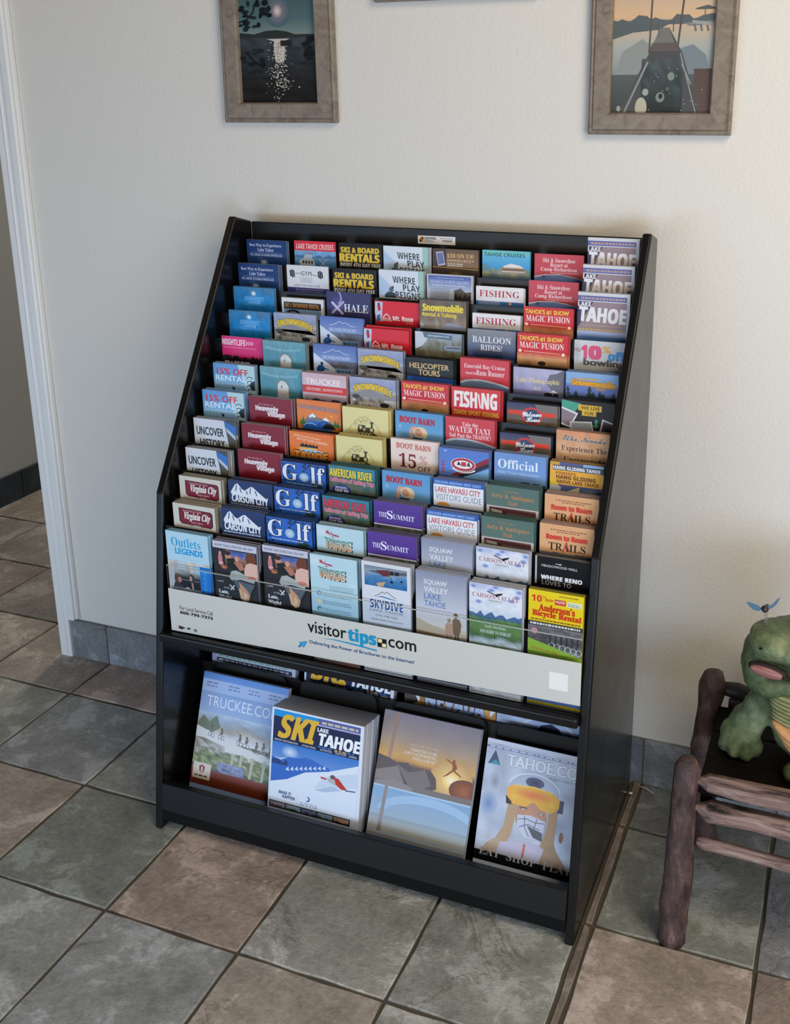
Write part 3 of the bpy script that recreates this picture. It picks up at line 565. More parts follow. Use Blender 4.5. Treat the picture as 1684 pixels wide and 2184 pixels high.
@design('whitewater', '#e8823a', '#b9826a', 'orange brochure with snow peaks and a blue wave')
def _(i):
    i.R(0, 0, 1, BG, '#e87c38', '#f0a040'); i.T('TAHOE WHITEWATER TOURS', .47, .13, .90, .1, '#8a8da0', 'S', .0, '#6a4a44', .03, 0, 0, .05); i.E(.46, .64, .36, .23, '#6f7076'); i.P([(.12, .55), (.28, .36), (.38, .30), (.5, .44), (.56, .46), (.66, .38), (.84, .58)], '#77797e'); i.P([(.26, .39), (.36, .31), (.44, .38), (.38, .42), (.34, .39), (.3, .44)], '#eceef0'); i.P([(.58, .44), (.66, .38), (.74, .47), (.66, .47)], '#eceef0')
    i.E(.42, .66, .30, .17, '#2d6cc4'); i.Q(.62, .58, .12, .08, 180, 420, .05, '#1f52a4'); i.Q(.3, .66, .16, .1, 180, 330, .02, '#a8cdea'); i.P([(.56, .66), (.66, .52), (.8, .54), (.88, .66)], '#16181c')
    for x, hh in ((.14, .22), (.10, .14), (.86, .2), (.92, .16)): i.P([(x - .045, .60), (x, .60 - hh), (x + .045, .60)], '#357a3a')
    i.E(.78, .34, .02, .02, '#f2d24a')
@design('whitewater2', '#e8762c', '#b9826a', 'orange brochure with large outlined TAHOE lettering')
def _(i): i.R(0, 0, 1, BG, '#ea7a34', '#f08a2a'); i.T('JOIN US FOR THE BEST', .40, .09, .62, .06, '#f6cfb4', 'I', 0, None, 0, 0, 0, .1); i.T('DAY OF YOUR SUMMER!!!', .52, .17, .72, .06, '#f6cfb4', 'I', 0, None, 0, 0, 0, .1); i.E(.42, .40, .2, .09, '#e8b05a'); i.E(.5, .46, .26, .05, '#9fc4dc'); i.K(.24, .64, .36, .13, '#2c1c16', 7, 12); i.T('TAHOE', .48, .47, .78, .22, '#ec9a3c', 'S', .06, '#4a2410', .05, -.02)
@design('golf', '#2b5fae', '#273d6a', 'royal blue golf brochure with a golf ball letter')
def _(i):
    i.G(0, 0, 1, BG, [(0, '#2f62b8'), (.3, '#2a66c4'), (1, '#2a5cb0')], .05, 2, 8, 8, 3, 3, .08)
    r = random.Random(4)
    for k in range(26): x = r.choice([r.uniform(0, .3), r.uniform(.5, 1)]); y = r.uniform(0, .25) if x > .3 else r.uniform(.02, .62); i.E(min(.96, max(.04, x)), max(.03, y), .035, .03, '#1c2b30', '#24406c', 7)
    for k in range(14): i.E(r.uniform(.66, .97), r.uniform(.5, .66), .04, .03, '#22372e', '#2c4a3c', 7)
    i.T('G', .20, .05, .34, .40, '#e4e8f4', 'B', -.01, '#15234a', .03); i.T('lf', .82, .06, .32, .40, '#e4e8f4', 'B', -.01, '#15234a', .03); i.E(.515, .34, .105, .11, '#cfe0e8', '#8fb2cc'); i.lines(.12, .80, .50, 1, .05, .03, '#a9bfe4', 9)
@design('where', '#ccd8e4', '#aab8b8', 'pale blue hand lettered brochure reading where play reigns')
def _(i): i.R(0, 0, 1, BG, '#d8e0ea', '#c3d3e4'); i.R(.88, 0, 1, BG, '#a3c8c2'); i.P([(0, .1), (.3, .4), (.2, .62), (0, .62)], '#b3c8e4'); i.T('WHERE', .57, .15, .50, .155, '#2d3038', 'S', .0, None, 0, .0, -.08, .05); i.T('PLAY', .74, .335, .38, .15, '#2d3038', 'S', 0, None, 0, 0, -.1, .05); i.T('REIGNS', .66, .51, .56, .16, '#2d3038', 'S', 0, None, 0, 0, -.08, .05); i.E(.28, .47, .055, .07, '#4a5160', '#6e7886'); i.E(.31, .41, .03, .035, '#5c4c44'); i.P([(.13, .6), (.2, .52), (.36, .54), (.38, .66), (.13, .66)], '#2e3b46')
@design('mtrose', '#d8202e', '#8a4a50', 'red ski resort brochure with a round white emblem')
def _(i):
    i.R(0, 0, 1, BG, '#dc2231', '#d21c2c'); i.P([(.01, .02), (.18, .03), (.15, .5), (.04, .5), (.0, .3)], '#c3cfe0'); i.P([(.05, .12), (.12, .08), (.14, .22), (.08, .26)], '#c8283a'); i.E(.09, .08, .03, .03, '#3a4a66'); i.P([(.04, .36), (.12, .32), (.12, .5), (.04, .5)], '#3c66a4')
    i.P([(.16, .48), (.19, .36), (.26, .29), (.34, .37), (.38, .48)], '#f0d6d8'); i.P([(.19, .47), (.21, .38), (.26, .32), (.32, .38), (.35, .47)], '#dc2231'); i.T('ROSE', .27, .40, .14, .06, '#f0d6d8', 'S', .02); i.T('Mt. Rose', .63, .345, .46, .115, '#f4dfe0', 'S', .03); i.T('Ski Tahoe', .78, .475, .16, .035, '#f0c0c4', 'T')
@design('train', '#ded294', '#c7b878', 'pale yellow railroad brochure with a steam train drawing')
def _(i):
    i.R(0, 0, 1, BG, '#e2d796', '#d8cb88'); K = '#3c3820'
    for a in (.285, .265): i.Q(.48, .64, a * 1.25, a * 1.35, 190, 350, .006, '#8d8458')
    for x, y, r in ((.34, .33, .06), (.42, .27, .07), (.50, .24, .06), (.57, .29, .05), (.30, .40, .04), (.46, .34, .05)): i.Q(x, y, r, r * .8, 100, 400, .009, '#8d8458'); i.E(x, y, r * .8, r * .6, '#d3c78a', '#e0d494')
    i.R(.62, .33, .66, .45, K); i.R(.60, .31, .68, .34, K); i.E(.63, .50, .06, .07, K); i.E(.63, .50, .035, .045, '#cfc386'); i.R(.33, .45, .60, .57, K); i.R(.35, .40, .50, .45, K); i.R(.37, .42, .42, .50, '#cfc386'); i.R(.45, .47, .5, .54, '#bfb378')
    for k in range(5): i.Q(.36 + .07 * k, .61, .03, .035, 0, 360, .012, K)
    i.P([(.66, .56), (.82, .66), (.70, .70), (.6, .66)], K); i.L(.2, .68, .9, .72, .012, K); i.L(.16, .60, .34, .52, .006, '#8d8458')
    for k in range(4): i.L(.68 + k * .03, .60 + k * .015, .64 + k * .03, .68, .006, '#cfc386')
@design('river', '#356f86', '#31555e', 'teal river rafting brochure with yellow lettering')
def _(i): river(i, '#ecd23a')
@design('river2', '#3a7486', '#31555e', 'teal river rafting brochure with red lettering')
def _(i): river(i, '#d6364c')
def river(i, c):
    i.G(0, 0, 1, .3, [(0, '#3b7f9c'), (1, '#3a7478')], .1, 5, 8, 4, 3, 2, .1); i.G(0, .26, 1, BG, [(0, '#3a6460'), (.1, '#52604c'), (.3, '#5c6450'), (1, '#38443a')], .2, 8, 14, 14, 5, 8, .25)
    i.T('AMERICAN RIVER', .48, .07, .92, .20, c, 'S', .02, '#24302a', .03, 0, 0, .02); i.T("California's #1 Rafting Trip!", .50, .29, .94, .13, '#d2607a', 'S', .02, '#ecc0c6', .03, 0, 0, .02); i.E(.27, .58, .21, .14, '#34347c', '#2b2b6a'); i.T('BOOK ONLINE &', .27, .49, .26, .05, '#d9d9ea', 'S'); i.T('SAVE 20%', .28, .555, .30, .1, '#ececf4', 'S', .02)
@design('relax', '#b4d3dc', '#93aebc', 'pale blue postcard style welcome brochure with TAHOE picture letters')
def _(i):
    i.R(0, 0, 1, 2.18, '#bbd8e0', '#a9cfd8'); i.E(.10, .16, .22, .12, '#d8dfe6', '#c3dbe2'); i.E(.9, .62, .2, .07, '#cadfe2', '#b9d6dc'); i.T('Welcome', .34, .13, .28, .09, '#b23248', 'C', .04, None, 0, 0, 0, .2); i.T('to', .35, .23, .06, .04, '#b23248', 'C', .04)
    i.T('TAHOE', .47, .31, .60, .27, '#1c3640', 'S', .10, None, 0, -.03, 0, .06, 0.0); i.T('TAHOE', .455, .30, .58, .25, '#4aa6ac', 'S', .05, '#e7efe6', .03, -.03, 0, .06, 0.0, '#e09a5c')
    i.lines(.40, .92, .71, 3, .045, .015, '#7c98a4', 5)
    for k, c in enumerate(('#3c7ea8', '#e2c24a', '#3d5660', '#d8794a', '#4a9ac0')): y = .93 + k * .19; i.E(.17, y, .055, .055, c, '#6ea0b4' if k % 2 == 0 else '#e8e0c0'); i.E(.18, y + .01, .02, .02, '#e9e4d4'); i.lines(.25, .86, y - .02, 2, .05, .016, '#6f98ac', 8 + k)
    i.R(0, 2.02, 1, 2.18, '#d8704a'); i.P([(0, 1.94), (.16, 1.98), (.2, 2.1), (0, 2.08)], '#58b04c')
@design('tendollars', '#5a4638', '#3a3432', 'brown brochure with a phone offering ten dollars')
def _(i): i.R(0, 0, 1, .42, '#6b5444', '#8a6c50'); i.R(.0, .0, .3, .42, '#4c3d36'); i.P([(.07, .08), (.23, .06), (.28, .38), (.12, .41)], '#b9bcd0'); i.P([(.09, .11), (.22, .09), (.26, .34), (.13, .37)], '#6d72a0'); i.T('$10 ON US!', .61, .10, .58, .12, '#e6c078', 'B', .01); i.lines(.32, .9, .245, 1, .05, .028, '#d0b088', 3); i.lines(.32, .84, .29, 1, .05, .016, '#c0a080', 5); i.lines(.33, .66, .335, 2, .045, .022, '#e6d8c8', 4); i.L(0, .43, 1, .46, .016, '#c9a468'); i.R(0, .47, 1, BG, '#4a3c36', '#2c2a3a'); i.E(.5, .58, .18, .07, '#8c7452', '#4a3c32')
@design('evening', '#b9bcc8', '#9c9ca4', 'grey bordered winter event brochure with a dark peak')
def _(i): i.R(0, 0, 1, BG, '#c3c3c8'); i.R(.035, .03, .965, BG, '#5a6aa8', '#b9bfd0'); i.G(.035, .03, .965, .9, [(0, '#4c5ea6'), (.2, '#8090bc'), (.45, '#c3c9d6'), (1, '#98a8cc')], .03, 2, 10, 8, 2, 2, .05); i.T('SUNSETS EVENT GRANDS', .5, .135, .84, .075, '#c3cbea', 'B', -.01); i.lines(.2, .82, .07, 1, .04, .02, '#9fabd4'); i.lines(.12, .86, .245, 1, .04, .016, '#e0e3ec', 6); i.lines(.08, .5, .33, 9, .045, .02, '#8c94ac', 3); i.P([(.62, .9), (.6, .36), (.66, .34), (.74, .30), (.84, .40), (.965, .38), (.965, .9)], '#5c5450'); i.K(.6, .96, .62, .22, '#322c2a', 8, 9)
@design('tubing', '#6e6258', '#49423c', 'brown photo brochure for snowmobile rental and tubing')
def _(i): i.G(0, 0, 1, BG, [(0, '#6a6058'), (.12, '#756558'), (.24, '#8a7560'), (.34, '#a9a6a4'), (1, '#5c5048')], .1, 4, 16, 16, 5, 7, .22); i.P([(.45, .62), (.62, .52), (.85, .56), (1, .6), (1, .70), (.5, .70)], '#9aa2b8'); i.P([(.0, .55), (.1, .58), (.08, .66), (0, .66)], '#b0b4c0'); i.T('Snowmobile', .50, .09, .88, .18, '#ead23c', 'S', .05); i.T('Rental & Tubing', .42, .29, .74, .13, '#e2ca40', 'S', .03)
@design('lodging', '#77838a', '#56585a', 'grey lakeside photo brochure with a small web address')
def _(i): i.G(0, 0, 1, BG, [(0, '#8fa0b4'), (.08, '#a3a8ac'), (.16, '#74705c'), (.28, '#6d6a52'), (1, '#4c4a40')], .10, 7, 16, 16, 6, 7, .3); i.P([(0, 0), (.2, .0), (.26, .18), (.14, .34), (0, .42)], '#c9d0da'); i.P([(.16, 0), (.80, .05), (.79, .16), (.20, .13)], '#5f7488'); i.T('takingtahoe.com', .50, .055, .46, .06, '#cfd8e0', 'S'); i.P([(.62, .30), (.98, .28), (.98, .42), (.64, .40)], '#8296b0'); i.P([(.66, .33), (.96, .31), (.96, .35), (.66, .36)], '#5e5640')
@design('helicopter', '#1a1817', '#2b2a2b', 'black helicopter tours brochure with gold lettering')
def _(i): i.R(0, 0, 1, .44, '#1b1a19'); i.T('HELICOPTER', .49, .11, .84, .13, '#cfae74', 'G', .03); i.T('TOURS', .49, .26, .46, .14, '#cfae74', 'G', .03); i.R(0, .43, 1, .66, '#2452a8', '#3a70c4'); i.K(0, .55, .66, .12, '#9ab0d0', 5, 12); i.K(.4, 1, .66, .06, '#16305c', 6, 12); i.R(0, .64, 1, BG, '#14233c')
@design('magic', '#c9302e', '#a06a6c', 'red magic show brochure with yellow and white lettering')
def _(i):
    i.R(0, 0, 1, .40, '#cf2f38', '#cc2a30'); i.T("TAHOE'S #1 SHOW", .47, .05, .88, .12, '#eec24c', 'T', .04); i.T('MAGIC FUSION', .49, .19, .88, .14, '#f6e4e0', 'B', .0); i.L(.14, .405, .86, .42, .018, '#eeb0a4'); i.L(.56, .41, .86, .42, .018, '#e2a05c'); i.G(0, .44, 1, BG, [(0, '#c8453c'), (.06, '#d99a68'), (.14, '#b98858'), (.22, '#30201c'), (1, '#20161a')], .04, 3, 12, 14, 3, 5, .15)
    i.E(.06, .40, .035, .035, '#f4dcc0'); i.E(.92, .43, .035, .035, '#f4dcc0'); i.E(.5, .66, .08, .05, '#2a1a18')
@design('bootblue', '#5f9bc8', '#5a7c9c', 'sky blue store brochure with a blonde head and red lettering')
def _(i): i.R(0, 0, 1, BG, '#5b99ca', '#93c0de'); i.T('BOOT BARN', .46, .12, .76, .155, '#b22a3c', 'B', .05, None, 0, 0, 0, .03); i.E(.52, .46, .15, .13, '#caa27c', '#e0c9a8'); i.E(.49, .47, .07, .09, '#d59c84', '#c98a70'); i.P([(.30, .44), (.34, .34), (.44, .33), (.42, .38), (.36, .43), (.37, .62), (.30, .62)], '#d9a58a'); i.P([(.5, .36), (.62, .36), (.68, .46), (.66, .58), (.6, .62), (.58, .5)], '#e4cca4'); i.R(.36, .6, .56, .8, '#3c3640'); i.E(.10, .36, .05, .06, '#9cc6de', '#66a2cc')
@design('bootcream', '#e6cfc0', '#d6bcb0', 'cream store coupon reading fifteen percent off')
def _(i): i.R(0, 0, 1, BG, '#ecd8cc', '#e4cab8'); i.T('BOOT BARN', .48, .09, .74, .135, '#cf7a6c', 'B', .04, None, 0, 0, 0, .02); i.T('15', .35, .33, .36, .33, '#8c2a34', 'B', -.02, None, 0, 0, 0, .03, 0, '#54161e'); i.T('%', .68, .35, .16, .19, '#c88078', 'T', 0); i.T('OFF', .70, .60, .28, .12, '#5a2026', 'G', .01)
@design('summit', '#553a8c', '#70707c', 'purple shopping center brochure with white lettering')
def _(i): i.R(0, 0, 1, .53, '#5a3c92', '#50348a'); i.T('THE', .19, .255, .18, .11, '#e2dcf0', 'B'); i.T('S', .335, .20, .12, .20, '#efeaf6', 'B'); i.T('UMMIT', .62, .27, .44, .115, '#e2dcf0', 'B'); i.R(0, .53, 1, .56, '#ddd8e4'); i.G(0, .56, 1, BG, [(0, '#4e5560'), (.1, '#7c8a5c'), (.3, '#6a7468'), (1, '#3a4240')], .2, 5, 14, 10, 6, 5, .3)
@design('skydive', '#d3d5da', '#b9bac0', 'white skydiving brochure with an airplane photo')
def _(i):
    i.R(0, 0, 1, 2.18, '#d7d9de'); i.G(.06, .09, .93, .56, [(0, '#77848e'), (.3, '#8fa0b0'), (.5, '#4f86b4'), (1, '#24649c')], .16, 6, 16, 12, 4, 4, .2); i.P([(.1, .22), (.5, .16), (.93, .14), (.93, .2), (.5, .28)], '#5a5f66'); i.P([(.3, .18), (.56, .14), (.58, .28), (.44, .30)], '#6b2c34'); i.R(.58, .16, .66, .24, '#222'); i.R(.69, .16, .77, .24, '#222'); i.L(.6, .28, .62, .4, .012, '#22262c'); i.E(.62, .41, .03, .03, '#15181c'); i.E(.82, .36, .025, .025, '#15181c'); i.P([(.3, .48), (.5, .42), (.44, .54), (.34, .56)], '#c8a37c')
    i.PL([(.26, .80), (.36, .74), (.42, .67), (.47, .71), (.52, .66), (.62, .74), (.70, .79)], .013, '#55555a'); i.P([(.28, .82), (.42, .775), (.56, .80), (.76, .84), (.56, .825), (.42, .80)], '#2c6aa8'); i.T('SKYDIVE', .50, .88, .68, .21, '#1f4f94', 'S', .0); i.T('LAKE TAHOE', .50, 1.115, .68, .045, '#5a5d66', 'G')
    i.L(.08, 1.18, .93, 1.18, .004, '#a9abb2'); i.T('(775) 790-7602', .50, 1.23, .46, .06, '#5a5a60', 'G', .01); i.T('SkydiveLakeTahoe.com', .50, 1.33, .66, .055, '#55575e', 'T'); i.lines(.4, .74, 2.06, 1, .05, .02, '#8c8e94', 4)
@design('tcruise', '#5fb0d8', '#3c6470', 'turquoise brochure with a lake paddle boat photo')
def _(i): i.R(0, 0, 1, .14, '#6fc0c0'); i.R(0, .10, 1, .42, '#68b8d8', '#3c9ad4'); i.T('TAHOE CRUISES', .47, .055, .86, .085, '#2c5c60', 'S', .0, None, 0, 0, 0, .0); i.G(0, .42, 1, BG, [(0, '#6c8f8c'), (.06, '#a39c6c'), (.14, '#3c6c94'), (1, '#2a5a84')], .05, 4, 14, 12, 5, 8, .2); i.K(0, .16, .48, .24, '#5f8c98', 3, 7); i.P([(.38, .50), (.40, .40), (.46, .34), (.62, .31), (.84, .36), (.90, .42), (.92, .52)], '#a08a72'); i.P([(.44, .36), (.60, .29), (.80, .33), (.88, .385), (.46, .385)], '#e6dfd8'); i.R(.42, .42, .88, .445, '#6a4a3c'); i.R(.42, .47, .9, .49, '#d6cabc')
@design('fishing', '#e2e0e0', '#a3a1a4', 'white fishing brochure with red serif lettering')
def _(i): i.R(0, 0, 1, .34, '#e9e6e4', '#e2e0e2'); i.T('FISHING', .49, .09, .84, .155, '#b8364c', 'B', -.025); i.R(0, .34, 1, BG, '#3f6cb4', '#5c86c0'); i.R(.05, .34, .5, .43, '#7f94c4'); i.E(.72, .38, .035, .05, '#c9a08c'); i.P([(.66, .5), (.68, .42), (.76, .42), (.8, .5)], '#26406c')
@design('balloon', '#46506c', '#30343c', 'slate blue balloon rides brochure')
def _(i): i.R(0, 0, 1, BG, '#5b6a8e', '#22335c'); i.G(0, 0, 1, .66, [(0, '#8a8a8e'), (.4, '#6f7688'), (1, '#23386a')], .02, 3, 8, 8, 1, 1, .06); i.T('BALLOON', .50, .155, .80, .15, '#e6e2e4', 'B', -.01); i.T('RIDES!', .49, .345, .44, .135, '#e6e2e4', 'B', -.01); i.T('LAKE TAHOE', .46, .57, .56, .09, '#141c38', 'B', .01)
@design('emerald', '#c93c44', '#84404a', 'red bay cruise brochure above a white wave')
def _(i): redbro(i, [('Emerald Bay Cruise', .50, .13, .84, .12), ('aboard the', .22, .31, .22, .06), ('Rum Runner', .62, .26, .58, .12)])
def redbro(i, L):
    i.R(0, 0, 1, .66, '#d0434a', '#c93a42')
    for t, x, y, wd, h in L: i.T(t, x, y, wd, h, '#f2d8d8', 'B', -.015)
    i.P([(0, .56), (.12, .50), (.34, .47), (.6, .49), (.86, .55), (1, .60), (1, .9), (0, .9)], '#c4cfe0'); i.P([(0, .60), (.2, .53), (.45, .515), (.75, .56), (1, .63), (1, .9), (0, .9)], '#7089ac'); i.R(0, .66, 1, BG, '#4a6ca8', '#33589a')
@design('fishng', '#cf3438', '#7d3c52', 'red sport fishing brochure with huge white lettering')
def _(i): i.R(0, 0, 1, .50, '#d8403c', '#cc2c34'); i.T('FISH NG', .49, .08, .88, .38, '#f2e6e2', 'S', .04); i.L(.55, .12, .59, .44, .03, '#f2e6e2'); i.R(0, .50, 1, BG, '#cc3034'); i.T('TAHOE SPORT FISHING', .50, .52, .92, .11, '#e8b44a', 'S', .03)
@design('taxi', '#c4343c', '#7c3640', 'red water taxi brochure with white lettering')
def _(i): redbro(i, [('Take the', .50, .10, .32, .09), ('WATER TAXI', .49, .205, .84, .135), ('Sail Past the TRAFFIC!', .50, .365, .84, .10)])
@design('emblem', '#5a80c8', '#7088b8', 'blue brochure with an oval red and white bridge emblem')
def _(i): i.R(0, 0, 1, BG, '#5a7cc8', '#6e9ad6'); i.P([(1, .12), (1, .24), (.36, .62), (.22, .62)], '#8c2c3a'); i.P([(1, .24), (1, .34), (.5, .64), (.36, .62)], '#2c2c3a'); i.P([(.5, .62), (1, .38), (1, .9), (.3, .9)], '#7cb4e0'); i.E(.49, .34, .25, .155, '#efe4e2'); i.Q(.49, .34, .21, .12, 0, 360, .05, '#b4303c', 24); i.P([(.36, .36), (.40, .27), (.45, .36)], '#2c3448'); i.R(.45, .28, .55, .38, '#c23a44'); i.P([(.56, .36), (.60, .26), (.64, .38)], '#2c3448'); i.Q(.5, .40, .24, .12, 20, 160, .035, '#e8e4e6'); i.R(.05, .30, .11, .58, '#a8344a'); [i.R(.06, .33 + k * .08, .10, .38 + k * .08, '#5a80c8') for k in range(3)]; i.E(.13, .06, .03, .02, '#a9bce6')
@design('havasu', '#dfe1e8', '#7884ac', 'white desert city visitors guide with a blue band')
def _(i): i.R(0, 0, 1, BG, '#e3e5ea'); i.R(0, 0, 1, .12, '#2f5fae'); i.T("DISCOVER ARIZONA'S WEST COAST", .49, .035, .92, .06, '#a9c4ea', 'S'); i.T('LAKE HAVASU CITY', .49, .17, .90, .13, '#c8484a', 'T', .02); i.T('VISITORS GUIDE', .50, .335, .92, .135, '#84878e', 'T', -.01); i.E(.2, .60, .13, .08, '#e09a40'); i.R(0, .60, 1, BG, '#a9b4d0')
@design('squaw', '#9a9fae', '#b4b8c8', 'misty grey valley brochure with white block lettering')
def _(i):
    i.R(0, 0, 1, .9, '#8a90a6', '#c3c6d0'); i.R(0, .9, 1, 1.25, '#c3c6d0', '#ddd6c8'); i.R(0, 1.25, 1, 2.18, '#d8c8ac', '#ab8e66'); i.P([(0, 1.12), (.3, 1.24), (.6, 1.32), (1, 1.34), (1, 1.5), (0, 1.5)], '#c4b094'); i.P([(0, 1.4), (.4, 1.44), (.7, 1.5), (.4, 1.7), (0, 1.75)], '#a88a62')
    i.T('SQUAW', .39, .18, .46, .13, '#d8dae0', 'T', .03); i.T('VALLEY', .40, .345, .48, .13, '#d8dae0', 'T', .03); i.T('LAKE', .33, .51, .33, .13, '#4a74b0', 'T', .01); i.T('TAHOE', .38, .675, .42, .135, '#4a74b0', 'T', .01)
    i.E(.66, 1.06, .04, .05, '#ab8a70'); i.P([(.58, 1.42), (.58, 1.2), (.62, 1.12), (.71, 1.12), (.74, 1.2), (.72, 1.42)], '#c29a80'); i.R(.61, 1.4, .64, 1.6, '#a5856c'); i.R(.68, 1.4, .71, 1.6, '#a5856c'); i.E(.79, .93, .045, .06, '#6e5644'); i.P([(.72, 1.06), (.76, .99), (.86, 1.0), (.90, 1.12), (.88, 1.3), (.84, 1.4), (.74, 1.38)], '#7e6650'); i.R(.77, 1.36, .80, 1.62, '#6e5846'); i.R(.82, 1.36, .85, 1.62, '#6e5846')
    i.G(0, 1.9, 1, 2.18, [(0, '#4a4848'), (1, '#3a3a3c')], .3, 3, 10, 4, 5, 2, .4)
@design('camp', '#c44a56', '#7a3c46', 'rose red ski resort brochure above a blue curve')
def _(i): i.R(0, 0, 1, .5, '#c84c5c', '#c4444e'); i.T('Ski & Snowshoe', .50, .09, .66, .10, '#f0d4d6', 'B', -.01); i.T('Resort at', .50, .20, .36, .09, '#f0d4d6', 'B', -.01); i.T('Camp Richardson', .50, .30, .74, .11, '#f0d4d6', 'B', -.01); i.lines(.34, .9, .415, 1, .05, .02, '#e4b0b4'); i.P([(0, .52), (.2, .47), (.5, .45), (.8, .50), (1, .56), (1, .9), (0, .9)], '#d0d4e6'); i.P([(0, .55), (.25, .485), (.55, .47), (.85, .53), (1, .58), (1, BG), (0, BG)], '#7088c0'); i.E(.19, .525, .04, .03, '#5a5c7c')
@design('photographic', '#a9a9c4', '#6c6c84', 'lavender lake photography brochure with pale yellow lettering')
def _(i): i.G(0, 0, 1, BG, [(0, '#b0b0cc'), (.15, '#a6a2c0'), (.25, '#8c86ac'), (.32, '#5a5c94'), (1, '#3c4070')], .05, 5, 12, 12, 3, 5, .12); i.P([(.66, .3), (.72, .12), (.86, .08), (.98, .0), (1, .0), (1, .56), (.8, .56)], '#6f6a78'); i.T('Lake Photographic', .49, .22, .86, .14, '#e4d08c', 'B', -.02); i.T('Art', .47, .40, .16, .09, '#dcc890', 'B', -.02); i.K(.62, .9, .62, .1, '#20202a', 5, 10); i.P([(.72, .52), (.8, .46), (.9, .52)], '#d8d8e0')
@design('welcome', '#3c3e5c', '#383c44', 'dark blue welcome brochure with a red ring and bar')
def _(i): i.R(0, 0, 1, .33, '#3a3c62', '#6a6664'); i.P([(.55, 0), (1, 0), (1, .33), (.7, .33)], '#76706c'); i.G(0, .28, 1, BG, [(0, '#5c5044'), (.1, '#7c6a58'), (1, '#2c2c34')], .1, 6, 12, 10, 5, 6, .3); i.R(.03, .17, .96, .27, '#d8442e'); i.R(.03, .27, .96, .42, '#6a5c50'); i.E(.50, .28, .20, .205, '#d23a34'); i.E(.50, .28, .155, .165, '#3c4a68'); i.T('Welcome', .50, .17, .38, .12, '#dfe3ea', 'C', .04, None, 0, 0, 0, -.1); i.T('Home', .52, .29, .28, .12, '#dfe3ea', 'C', .04, None, 0, 0, 0, -.1); i.R(0, .50, 1, BG, '#1c1c26')
@design('official', '#6a94cc', '#8496b4', 'light blue official visitor information brochure')
def _(i): i.R(0, 0, 1, BG, '#6f94cc', '#8cb2e0'); i.T('Official', .46, .14, .78, .21, '#e4ecf6', 'B', -.02); i.T('State Visitor Information', .47, .40, .80, .07, '#b4cce8', 'B', -.02); i.K(.5, 1, .70, .09, '#2c3c34', 5, 14)
@design('arts', '#56726a', '#46625c', 'dull green arts and antiques brochure with orange lettering')
def _(i): i.R(0, 0, 1, .46, '#587068', '#5c746c'); i.T('Carson Valley', .47, .09, .32, .05, '#b07a58', 'O', 0); i.T('Arts & Antiques', .50, .17, .82, .13, '#c4824c', 'B', -.03, None, 0, 0, 0, .02); i.T('Trail', .50, .32, .18, .09, '#c4824c', 'B', -.03); i.R(0, .46, 1, BG, '#c9bab6'); i.R(.05, .49, .95, BG, '#6f6258'); i.P([(.05, .49), (.95, .52), (.95, .60), (.4, .58), (.36, .9), (.3, .9), (.3, .58), (.05, .55)], '#5c3438'); i.P([(.1, .54), (.3, .56), (.3, .62), (.1, .6)], '#b9b4ac')
@design('valley', '#c9ced8', '#a9a8ac', 'cloudy sky valley brochure with a soaring bird')
def _(i):
    i.G(0, 0, 1, .62, [(0, '#b8c0dc'), (.3, '#dcdee4'), (1, '#d2d8e2')], .3, 5, 14, 8, 4, 3, .10)
    for x, y in ((.08, .08), (.42, .12), (.9, .2), (.5, .04), (.18, .42), (.94, .08), (.8, .3)): i.E(x, y, .07, .05, '#5474bc', '#b9c4de', 9)
    i.T('CARSON VALLEY', .50, .215, .88, .10, '#b0707a', 'B', -.03); i.T('NEVADA', .5, .335, .26, .035, '#5c5c66', 'G'); i.PL([(.34, .15), (.46, .20), (.53, .235)], .02, '#20242a'); i.P([(.48, .21), (.56, .17), (.64, .15), (.62, .19), (.55, .23), (.52, .26)], '#20242a')
    i.K(0, 1, .74, .20, '#c9d3e0', 8, 12); i.K(0, 1, .80, .20, '#4a6a94', 9, 14); i.G(0, .74, 1, 1.9, [(0, '#3c5c7c'), (.06, '#5c8450'), (.25, '#6a8c4c'), (.38, '#4a6a3c'), (.5, '#c9cdd4'), (.62, '#8aa05c'), (1, '#56703c')], .08, 10, 16, 20, 4, 7, .25); i.T('EASY TO FIND,', .50, .93, .4, .07, '#e2e8e0', 'B', -.01); i.T('AND HARD TO FORGET', .50, 1.04, .6, .08, '#e2e8e0', 'B', -.01); i.G(0, 1.9, 1, 2.18, [(0, '#5c5450'), (1, '#d0ccc8')], .4, 4, 8, 4, 5, 2, .3)
@design('laketahoe', '#a3a0b8', '#c3c4cc', 'tall magazine style guide with white TAHOE letters')
def _(i):
    i.R(0, 0, 1.0, BG, '#ced0d6'); i.R(0, .07, .94, .18, '#6068a4'); i.lines(.06, .92, .105, 1, .05, .045, '#b69a94', 6); i.R(0, .20, .94, 1.1, '#97828a'); i.P([(0, .2), (.3, .2), (.1, .6), (0, .8)], '#433c5c'); i.T('LAKE', .13, .21, .25, .10, '#e6e4e8', 'S', .02); i.T('TAHOE', .47, .32, .92, .34, '#e6e3e6', 'S', .04, None, 0, 0, .06, .03); i.lines(.1, .9, .71, 1, .05, .03, '#b39a7c', 4); i.R(0, .79, .94, .85, '#8c7c84'); i.lines(.03, .92, .80, 1, .05, .035, '#c9a85c', 5); i.R(0, .85, .94, .98, '#b0b6d0', '#6a8cc4'); i.R(0, .98, .94, BG, '#4c74b4')
